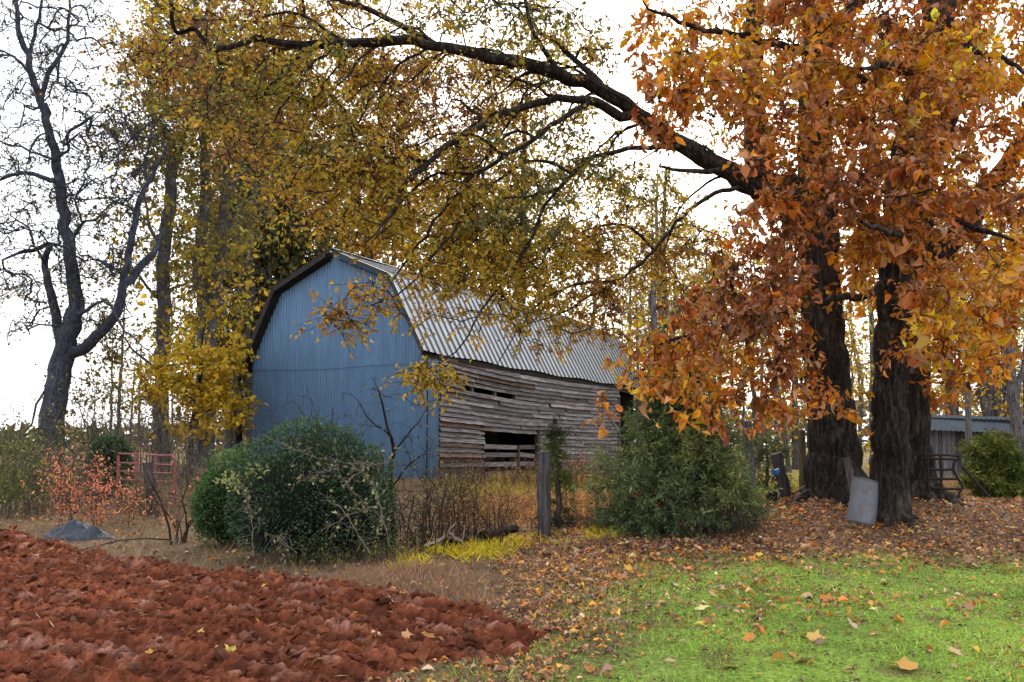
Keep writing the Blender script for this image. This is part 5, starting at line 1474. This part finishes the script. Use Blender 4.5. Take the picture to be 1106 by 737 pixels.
vines('dead_vine', 'pale dead vines draped over the right side of the large evergreen bush', 10.62, [[(420, 590), (412, 560), (390, 540), (372, 520), (362, 490)], [(400, 598), (380, 565), (365, 545), (345, 540)], [(372, 524, 10.6), (395, 505), (420, 500)], [(366, 505), (345, 512), (325, 520, 10.7)],
      [(418, 575), (405, 530), (395, 515), (378, 500)], [(410, 545), (380, 556), (352, 570)], [(400, 500, 10.75), (370, 500, 10.6), (335, 492, 10.7), (300, 478, 10.9)], [(273, 600), (272, 560), (268, 535)], [(320, 597), (300, 580), (285, 578)]], .006, (.20, .165, .14), 81, 230, [(0.12, .12, .05), (.24, .22, .1), (.4, .42, .2)])
vines('dead_vine', 'dry dark branch spray sticking up above the large evergreen bush', 11.4, [[(345, 470), (330, 450), (318, 435), (302, 440)], [(350, 470), (338, 452), (336, 432), (322, 428)], [(310, 468), (298, 458), (288, 448)], [(320, 480), (290, 470), (270, 452)], [(360, 470), (358, 448), (362, 438)]], .008, (.05, .042, .038), 82, branch=8, bl=.22)
vines('leafy_creeper', 'pale yellow green creeper leaves hanging on the left of the large evergreen bush', 10.9, [[(268, 545, 10.9), (262, 525), (272, 510), (282, 506)], [(262, 525), (250, 520), (243, 519)]], .005, (.2, .19, .1), 83, 110, [(.2, .22, .08), (.34, .36, .12), (.5, .5, .22)], 14, .1)

# ------------------------------------------------------------------ posts, gate, logs
def wood_post(name, label, pb, pt, D, r0, r1, seed, col=(1, 1, 1), mat='plank_v', k=14, sink=.15):
    b = P(pb[0], pb[1], D); b[2] = gz(b[0], D)[0]; t_ = P(pt[0], pt[1], D)
    rs = np.random.default_rng(seed); mb = MB()
    n = 14; g = np.linspace(0, 1, n)[:, None]; pts = (b - [0, 0, sink]) * (1 - g) + t_ * g; pts[1:-1] += rs.normal(0, r0 * .06, (n - 2, 3))
    tube(mb, pts, np.linspace(r0, r1, n) * rs.uniform(.93, 1.07, n), k, bark=r0 * .13, seed=seed, col=col, cap=True, bscale=1.6)
    local(mb, b)
    o = mb.build(name, M[mat], None, smooth=True); o.location = tuple(b)
    return tag(o, label, 'post')
wood_post('fence_post', 'thick split grey fence post standing alone in front of the barn', (588, 577), (587, 488), 13.9, .098, .092, 1, (.62, .6, .57))
wood_post('fence_post', 'grey fence post half hidden between dark bush and bare sapling', (412, 580), (409, 488), 13.2, .08, .07, 2, (.6, .58, .56))
wood_post('fence_post', 'slim grey post at the right side of the cedar bushes', (813, 548), (807, 455), 17.5, .11, .07, 3, (.8, .8, .78))
wood_post('fence_post', 'dark leaning post left of the oak trunk', (851, 540), (838, 490), 19.0, .12, .11, 4, (.4, .36, .34))
wood_post('fence_post', 'short grey stump post in the weeds below the red gate', (168, 545), (160, 500), 16.2, .10, .09, 5, (.6, .52, .46))
wood_post('utility_pole', 'grey wooden pole standing at the roof of the low shed', (1046, 500), (1045, 415), 34.5, .12, .10, 6, (.9, .86, .8))
wood_post('fence_post', 'slim dark mossy post right against the left side of the oak trunk', (868, 530), (866, 465), 20.5, .1, .07, 7, (.7, .6, .3))

# red gate
D = 18.0
a = P(131, 548, D); b = P(189, 548, D - .6)
gt = thing('farm_gate', 'faded red tubular farm gate standing in the weeds at the left', 'gate', tuple([(a[0] + b[0]) / 2, D, gz(a[0], D)[0]]))
def rail(p, q, r, name='rail'):
    mb = MB(); tube(mb, [p, (np.array(p) + q) / 2, q], [r, r, r], 8, col=(.32, .12, .12)); local(mb, gt.location); return mb.build(name, M['red_paint'], gt, smooth=True)
ys_ = [490, 500, 509, 518, 530]
for yy in ys_: rail(P(128, yy, D + .05), P(187, yy + 2.5, D - .6), .016)
for xx in (147, 168): 
    mb = MB(); mb.bar(P(xx, 489, D - .25), P(xx, 535, D - .25), .045, .045, up=(0, 1, 0), col=(.32, .10, .11)); local(mb, gt.location); mb.build('upright', M['red_paint'], gt)
mb = MB(); tube(mb, PP([(180, 492, D - .55), (186, 492, D - .6), (189, 497, D - .6), (189, 520, D - .6), (189, 545, D - .6)]), [.022] * 5, 8, col=(.32, .10, .10)); local(mb, gt.location); mb.build('end_bar', M['red_paint'], gt, smooth=True)
mb = MB(); tube(mb, PP([(128, 492, D + .05), (127, 520, D + .05), (127, 545, D + .05)]), [.03] * 3, 8, col=(.36, .08, .08)); local(mb, gt.location); mb.build('end_bar', M['red_paint'], gt, smooth=True)

# logs
def log(name, label, pts, r, D, seed, col, lift=.05, mat='bark_dark'):
    w_ = []
    for px, py in pts:
        p = on(px, py); w_.append(p + [0, 0, r * .6])
    g, rr = resample(np.array(w_), np.linspace(r, r * .8, len(w_)), .06)
    mb = MB(); tube(mb, g, rr, 18, bark=r * .12, seed=seed, col=col, cap=True, bscale=2); o0 = g[0].copy(); local(mb, o0)
    o = mb.build(name, M[mat], None, smooth=True); o.location = tuple(o0); return tag(o, label, 'log')
log('log', 'dark rotting log lying behind the yellow grass, left of the fence post', [(522, 584), (540, 579), (556, 575)], .085, 13, 1, (.6, .6, .6))
log('log', 'short dark log in the weeds nearer the evergreen bush', [(484, 592), (494, 589), (502, 587)], .075, 12, 2, (.5, .5, .5))
vines('fallen_branch', 'pale forked fallen branch lying beside the short dark log', 12.0, [[(460, 588, 11.9), (478, 582), (486, 572), (492, 562)], [(484, 576), (494, 582), (503, 589, 11.8)], [(478, 582), (468, 584)]], .022, (.30, .22, .16), 84, branch=2)
bpy.data.objects['fallen_branch']['category'] = 'branch'

# crumpled tarp
def tarp():
    p = on(84, 581); n1, n2 = 60, 34
    u, v = np.meshgrid(np.linspace(-1, 1, n1), np.linspace(-1, 1, n2)); u = u.ravel(); v = v.ravel()
    q = np.stack([u * 2.4, v * 1.3, u * 0 + 3], -1)
    e = np.clip(1.02 - np.hypot(u, v), 0, 1)
    lum_ = .7 * sum(a_ * np.exp(-((u - cx_) ** 2 / sx_ ** 2 + (v - cy_) ** 2 / .35 ** 2)) for cx_, cy_, a_, sx_ in ((-.55, .1, .10, .16), (-.2, -.1, .20, .18), (.12, .05, .14, .2), (.5, -.15, .17, .15), (-.8, .0, .07, .1)))
    r1 = 1 - np.abs(2 * fbm(q * 1.1, 2, 91) - 1) * 1.6; r2 = 1 - np.abs(2 * fbm(q * 3.0, 2, 92) - 1)
    h = np.clip(e * 3, 0, 1) * (lum_ + .015 + .10 * r1 * e + .035 * r2) + .012 - .06 * (1 - np.clip(e * 8, 0, 1))
    x_ = u * .62 * (1 + .2 * (vnoise(q * 1.1, 93) - .5)); y_ = v * .34 * (1 + .3 * (vnoise(q * 1.2, 94) - .5))
    V = np.stack([x_ + .05 * (vnoise(q * 3, 95) - .5), y_, h], 1)
    i = np.arange(n2 - 1)[:, None] * n1; j = np.arange(n1 - 1)[None]
    mb = MB(); mb.add(V, np.stack([i + j, i + j + 1, i + n1 + j + 1, i + n1 + j], -1).reshape(-1, 4), (.04, .05, .068) * np.ones((len(V), 1)))
    o = mb.build('tarp', M['tarp'], None, smooth=False); o.location = tuple(p); o.rotation_euler = (0, 0, -.25)
    tag(o, 'crumpled dark grey plastic tarp lying at the edge of the ploughed field', 'tarp')
tarp()

# curved galvanised sheet leaning on the nearest trunk
p0 = on(934, 571); D = p0[1]
Wd = 37 / F * D; Hh = 49 / F * D
mb = MB(); n, m = 22, 14
th_ = np.linspace(-1.05, 1.05, n); Rr = Wd / 2 / math.sin(1.05)
V = []
for sgn in (0, 1):
    for t_ in np.linspace(0, 1, m):
        rr_ = Rr - .012 * sgn + .006 * math.sin(t_ * 9)
        for a_ in th_: V.append((rr_ * math.sin(a_), -(rr_ * math.cos(a_) - Rr * math.cos(1.05)), t_ * Hh - .02 * (1 - abs(a_)) * (t_ < .01)))
V = np.array(V); f = []
for sgn in (0, 1):
    o_ = sgn * n * m
    f += [[o_ + r_ * n + c_, o_ + r_ * n + c_ + 1, o_ + (r_ + 1) * n + c_ + 1, o_ + (r_ + 1) * n + c_] for r_ in range(m - 1) for c_ in range(n - 1)]
for r_, nxt in ((0, 1), (m - 1, 1)): f += [[r_ * n + c_, n * m + r_ * n + c_, n * m + r_ * n + c_ + 1, r_ * n + c_ + 1] for c_ in range(n - 1)]
mb.add(V, f)
ms = mb.build('metal_sheet', M['galv'], None, smooth=True)
ms.location = (p0[0] - .05, D - .02, p0[2] - .03); ms.rotation_euler = (rad(-14), rad(18), rad(6))
tag(ms, 'curved dull galvanised metal sheet with rust spots leaning against the nearest trunk', 'metal sheet')
# rim beads
for t_ in (0.02, .98):
    mb = MB(); tube(mb, [((Rr + .004) * math.sin(a_), -((Rr + .004) * math.cos(a_) - Rr * math.cos(1.05)), t_ * Hh) for a_ in th_], [.012] * n, 6); mb.build('rolled_edge', M['galv'], ms, smooth=True)

# old boards between the trunks
D = 17.4
for k, (pb, pt, lab) in enumerate([((924, 530), (914, 494), 'weathered board leaning on the oak trunk behind the metal sheet'), ((930, 528), (921, 500), 'thin dark stick leaning beside the weathered board')]):
    mb = MB(); b = P(*pb, D); b[2] = gz(b[0], D)[0]; t_ = P(pt[0], pt[1], D + .12)
    if k == 0: mb.bar(b, t_, .14, .03, up=(0, 1, 0), col=(.75, .7, .6))
    else: tube(mb, [b, (b + t_) / 2 + [.02, 0, 0], t_], [.02, .018, .014], 6, col=(.35, .3, .28))
    local(mb, b); o = mb.build('board' if k == 0 else 'stick', M['plank_v']); o.location = tuple(b); tag(o, lab, 'board' if k == 0 else 'stick')

# black bucket, and the blue marker on its stake
p = on(834, 547); s_ = 1.0 / F * p[1]
mb = MB(); prf = [(0, 0), (5.2, 0), (5.6, 1), (6.4, 12), (6.9, 12.6), (6.9, 13.4), (6.2, 13.4), (5.8, 12), (5.0, 1.2), (0, 1.2)]
k = 24; V = [(r_ * s_ * math.cos(6.2832 * a_ / k), r_ * s_ * math.sin(6.2832 * a_ / k), z_ * s_) for r_, z_ in prf for a_ in range(k)]
f = [[q * k + a_, q * k + (a_ + 1) % k, (q + 1) * k + (a_ + 1) % k, (q + 1) * k + a_] for q in range(len(prf) - 1) for a_ in range(k)]
mb.add(V, f, (.012, .012, .014)); bk = mb.build('bucket', M['plastic'], None, smooth=True); bk.location = tuple(p); tag(bk, 'black plastic bucket sitting in fallen leaves left of the oak trunk', 'bucket')
mb = MB(); tube(mb, [(-6.6 * s_, 0, 12.5 * s_), (-5.5 * s_, -3 * s_, 10 * s_), (0, -7.2 * s_, 6.5 * s_), (5.5 * s_, -3 * s_, 10 * s_), (6.6 * s_, 0, 12.5 * s_)], [.4 * s_] * 5, 5, col=(.1, .1, .1)); mb.build('handle', M['plastic'], bk)
D = 18.5
b = P(842, 545, D); b[2] = gz(b[0], D)[0]
mk = thing('stake_marker', 'small bright blue marker on a thin dark stake beside the bucket', 'marker', tuple(b))
s_ = D / F
mb = MB(); tube(mb, [(0, 0, -.1), (0, 0, 15 * s_), (-.5 * s_, 0, 31 * s_)], [.012, .011, .01], 6, col=(.04, .03, .03)); tube(mb, [(0, 0, 22 * s_), (-3 * s_, 0, 26 * s_), (-5 * s_, 0, 29 * s_)], [.009, .008, .006], 5, col=(.04, .03, .03)); mb.build('stake', M['twig'], mk)
mb = MB(); mb.box((-4 * s_, -.01, 31 * s_), (8 * s_, .05, 5 * s_), col=(.01, .10, .34), jit=.006, ry=.15); mb.box((-2 * s_, -.03, 33 * s_), (5 * s_, .04, 3 * s_), col=(.015, .14, .40), jit=.006, ry=-.3); mb.build('blue_cap', M['plastic'], mk)

# rusty iron rack right of the trunks
D = 17.6
rk = thing('iron_rack', 'rusty iron frame with four rungs and a bent side beside the flaring trunk', 'iron frame', tuple(on(1022, 545)))
def irod(pts, r, name):
    mb = MB(); g, rr = resample(PP(pts, D), [r] * len(pts), .05); tube(mb, g, rr, 7, col=(.035, .022, .018)); local(mb, rk.location); return mb.build(name, M['rust'], rk, smooth=True)
irod([(998, 491.5), (1020, 491.5), (1038, 493)], .022, 'top_bar'); irod([(998, 495), (1020, 496), (1038, 496.5)], .024, 'top_bar')
for pts in ([(1000, 507), (1015, 507.5), (1030, 507)], [(1003, 517), (1018, 517.5), (1034, 517.5)], [(1006, 527), (1020, 528), (1039, 528.5)], [(1010, 537), (1020, 537.5), (1032, 537.5)]): irod(pts, .026, 'rung')
irod([(1037, 492), (1030, 502), (1031, 510), (1036, 519), (1039.5, 526), (1036, 533), (1032, 540)], .024, 'side_bar'); irod([(1016, 493), (1017, 515), (1016, 530), (1016, 543)], .024, 'side_bar'); irod([(1002, 493), (1003, 520), (1004, 543)], .024, 'side_bar'); irod([(1030, 545), (1032, 539), (1037, 536)], .02, 'foot')
mb = MB(); a = P(1040, 505, 20.0); b = P(1070, 521, 19.5); b[2] = gz(b[0], b[1])[0] + .03; mb.bar(a, b, .05, .05, col=(.3, .25, .22)); o0 = b.copy(); local(mb, o0); o = mb.build('stick', M['plank_v']); o.location = tuple(o0); tag(o, 'slanting grey pole resting against the light green cedar bush', 'stick')

# ------------------------------------------------------------------ grass and fallen leaves
def scatter(poly, n, rs, dens=None, w=.35, seed=1):
    a = np.array(poly); lo = a.min(0); hi = a.max(0)
    lo = np.maximum(lo, [-16, 4.6]); hi = np.minimum(hi, [16, 30])
    x = rs.uniform(lo[0], hi[0], n); y = rs.uniform(lo[1], hi[1], n)
    px, py = pix(x, y, ground_h(x, y)); k = (px > -80) & (px < 1190) & (py < 800); x, y = x[k], y[k]
    p = soft(x, y, poly, w, seed)
    if dens is not None: p = p * dens(x, y)
    k = rs.uniform(size=len(x)) < p
    return x[k], y[k]

def blades(name, poly, n, L, W, cols, t, seed, lean=.5, dens=None, w=.4, jit=.25, tn_=.8, sc=1.2):
    rs = np.random.default_rng(seed)
    x, y = scatter(poly, n, rs, dens, w, seed)
    z = gz(x, y) - .005
    ax = rs.normal(size=(len(x), 3)) * lean; ax[:, 2] = 1
    tt = np.clip(t + (fbm(np.stack([x * sc, y * sc, x * 0], -1), 3, seed) - .5) * tn_ + rs.normal(0, .12, len(x)), 0, 1)
    mb = MB(); hh = L * rs.lognormal(0, .35, len(x)) * (.6 + .8 * vnoise(np.stack([x * 2.2, y * 2.2, x * 0], -1), seed + 3))
    leaves(mb, np.stack([x, y, z], 1), ax, hh, W * rs.uniform(.7, 1.3, len(x)), palette(cols, tt, jit), 'blade')
    return tag(mb.build(name, M['grass']), kind='stuff')
def nd(sc, lo, hi, seed):
    return lambda x, y: np.clip((fbm(np.stack([x * sc, y * sc, x * 0], -1), 3, seed) - lo) / (hi - lo), .04, 1)
LAWN = [(0.09, 0.12, 0.03), (0.20, 0.29, 0.05), (0.34, 0.49, 0.075), (0.46, 0.60, 0.10), (0.56, 0.62, 0.13)]
blades('green_grass', PG, 230000, .022, .007, LAWN, .55, 101, .95, nd(1.1, .34, .56, 102), 1.0, sc=1.1, tn_=1.2)
blades('yellow_grass', PYEL, 15000, .11, .016, [(.30, .20, .02), (.58, .46, .02), (.72, .62, .05)], .5, 103, 1.3, nd(2.2, .38, .6, 131), .25, sc=3)
blades('dry_grass', PLEFT, 75000, .13, .007, [(.12, .085, .05), (.22, .155, .085), (.32, .235, .13), (.30, .18, .10)], .5, 104, .7, nd(.7, .25, .6, 105), .6)
blades('orange_grass', PORANGE, 30000, .16, .010, [(.20, .09, .03), (.34, .16, .045), (.44, .25, .06)], .5, 106, .6, None, .5)
blades('meadow_grass', PYELLOW_BACK, 34000, .18, .014, [(.26, .20, .04), (.38, .32, .05), (.42, .38, .07)], .5, 107, .6, nd(.5, .3, .6, 108), .7)
blades('straw_grass', PRGRASS, 30000, .24, .012, [(.22, .13, .05), (.34, .22, .09), (.44, .31, .14)], .5, 109, .55, nd(.5, .3, .55, 110), .6)
PPINK = world_poly([(340, 640), (390, 612), (450, 610), (520, 632), (540, 655), (430, 648)])
blades('pinkish_dry_grass', PPINK, 9000, .09, .006, [(.22, .12, .07), (.36, .20, .12), (.45, .28, .18)], .5, 111, .8, None, .3)
PSPECK = world_poly([(470, 780), (520, 655), (600, 640), (700, 600), (760, 610), (650, 700), (600, 800)])
blades('weed_grass', PSPECK, 16000, .045, .010, LAWN, .6, 112, .9, nd(1.4, .5, .62, 113), .5)

LIT = [(0.075, 0.045, 0.035), (0.19, 0.11, 0.075), (0.36, 0.225, 0.15), (0.44, 0.17, 0.04), (0.58, 0.24, 0.04), (0.58, 0.42, 0.27), (0.60, 0.38, 0.05)]
def litter(name, poly, n, L, t, seed, dens=None, w=.6, tpl='lance', W=.5, cols=LIT, onfield=False, curl=1.8, kind='stuff', tj=.28):
    rs = np.random.default_rng(seed); x, y = scatter(poly, n, rs, dens, w, seed)
    m = len(x); z = gz(x, y)
    if onfield: z, _ = field_z(x, y)
    nh = rs.normal(0, .38, (m, 3)); nh[:, 2] = 1
    az = rs.uniform(0, 6.283, m); ax = np.stack([np.cos(az), np.sin(az), rs.normal(.08, .2, m)], 1)
    tt = np.clip(t + rs.normal(0, tj, m), 0, 1)
    mb = MB(); ll = L * rs.lognormal(0, .28, m)
    # leaves() wants the side normal: nh is the face normal
    leaves(mb, np.stack([x, y, z + .008 + np.abs(rs.normal(0, .012, m))], 1), ax, ll, ll * W * rs.uniform(.8, 1.2, m), palette(cols, tt, .25), tpl, nh=nh, cup=curl)
    return tag(mb.build(name, M['litter']), kind=kind)
PBAND = world_poly([(540, 640), (570, 580), (640, 566), (780, 556), (850, 528), (1010, 522), (1300, 520), (1400, 606), (1080, 612), (900, 606), (740, 612), (690, 626), (650, 660), (600, 690), (560, 670)])
litter('fallen_leaves', PBAND, 85000, .058, .38, 121, None, 1.1)
litter('fallen_leaves', PBAND, 3500, .10, .6, 122, None, .5, 'maple', .9)
litter('fallen_leaves', PG, 9000, .062, .55, 123, lambda x, y: np.clip((fbm(np.stack([x * .8, y * .8, x * 0], -1), 3, 124) - .40) * 4, .05, 1) * np.clip((y - 6.2) / 3.5, .25, 1), .9, 'lance', .5)
litter('fallen_leaves', PG, 260, .09, .68, 125, None, .5, 'maple', .9, tj=.2)
PFAR = world_poly([(600, 560), (800, 530), (1000, 512), (1300, 512), (1300, 545), (900, 556), (640, 580)])
litter('fallen_leaves', PFAR, 15000, .11, .5, 126, None, .9)
litter('fallen_leaves', PLEFT, 9000, .07, .35, 127, None, .6)
litter('fallen_leaves', PORANGE, 5000, .09, .5, 128, None, .6)
litter('fallen_leaves', PFIELD, 170, .08, .65, 129, None, .1, 'maple', .9, onfield=True)
PMIX = world_poly([(380, 745), (430, 730), (500, 716), (560, 712), (600, 690), (530, 652), (560, 600), (690, 598), (660, 680), (560, 760)])
litter('fallen_leaves', PMIX, 8500, .05, .42, 135, None, .4)
blades('dry_grass', PMIX, 15000, .05, .006, [(.16, .10, .055), (.30, .19, .10), (.40, .27, .15)], .5, 137, 1.1, None, .5)
litter('straw_bits', PFIELD, 900, .09, .5, 138, None, .2, 'diamond', .07, cols=[(.30, .2, .1), (.5, .38, .22)], onfield=True, curl=.06)
blades('grass_tufts', PG, 26000, .05, .008, LAWN, .5, 139, .8, nd(2.6, .56, .66, 140), .8, sc=1.5)
litter('fallen_leaves', PG, 9000, .026, .12, 136, None, .4)
# a few leaves big enough to be picked out one by one
for k, (px, py, L, col, lab) in enumerate([(874, 693, .15, (.58, .36, .10), 'pale orange maple leaf lying alone on the green grass'), (985, 728, .19, (.55, .29, .07), 'broad tan maple leaf near the bottom edge of the grass'),
                                           (818, 745, .15, (.45, .2, .04), 'orange maple leaf cut by the bottom edge of the picture'), (888, 650, .16, (.50, .19, .04), 'curled orange leaf on the bright part of the grass')]):
    p = on(px, py); mb = MB()
    leaves(mb, np.array([[0, 0, .02]]), np.array([[math.cos(k * 2.1), math.sin(k * 2.1), .12]]), L, L * .95, np.array([col]), 'maple', nh=np.array([[.1, -.25, 1.0]]), cup=1.5)
    o = mb.build('fallen_leaf', M['litter']); o.location = tuple(p); tag(o, lab, 'leaf')
p = on(240, 707); mb = MB(); zf, _ = field_z(np.array([p[0]]), np.array([p[1]]))
az = np.linspace(0, 6.28, 9)[:-1]; leaves(mb, np.zeros((8, 3)), np.stack([np.cos(az), np.sin(az), az * 0 + .45], 1), .13, .05, np.tile([.62, .50, .13], (8, 1)), 'lance')
o = mb.build('dried_weed', M['litter']); o.location = (p[0], p[1], zf[0] + .01); tag(o, 'withered pale yellow weed tuft on the ploughed soil', 'weed')

# far woods closing the horizon
rs = np.random.default_rng(141); mb = MB()
n = 9000; xx = rs.uniform(-160, 190, n); yy = 135 + rs.uniform(0, 30, n)
hh = (6.5 + 4 * vnoise(np.stack([xx * .08, xx * 0, xx * 0], -1), 7)) * np.where(xx > -10, 1.0, .42)
zz = ground_h(xx, yy) + hh * rs.uniform(0, 1, n) ** .8
leaves(mb, np.stack([xx, yy, zz], 1), rs.normal(size=(n, 3)), 1.5 * rs.lognormal(0, .3, n), 1.0, palette([(.07, .06, .06), (.12, .09, .06), (.20, .14, .05), (.14, .13, .06)], rs.uniform(0, 1, n), .2), 'diamond')
tag(mb.build('distant_woods', M['leaf']), kind='stuff')
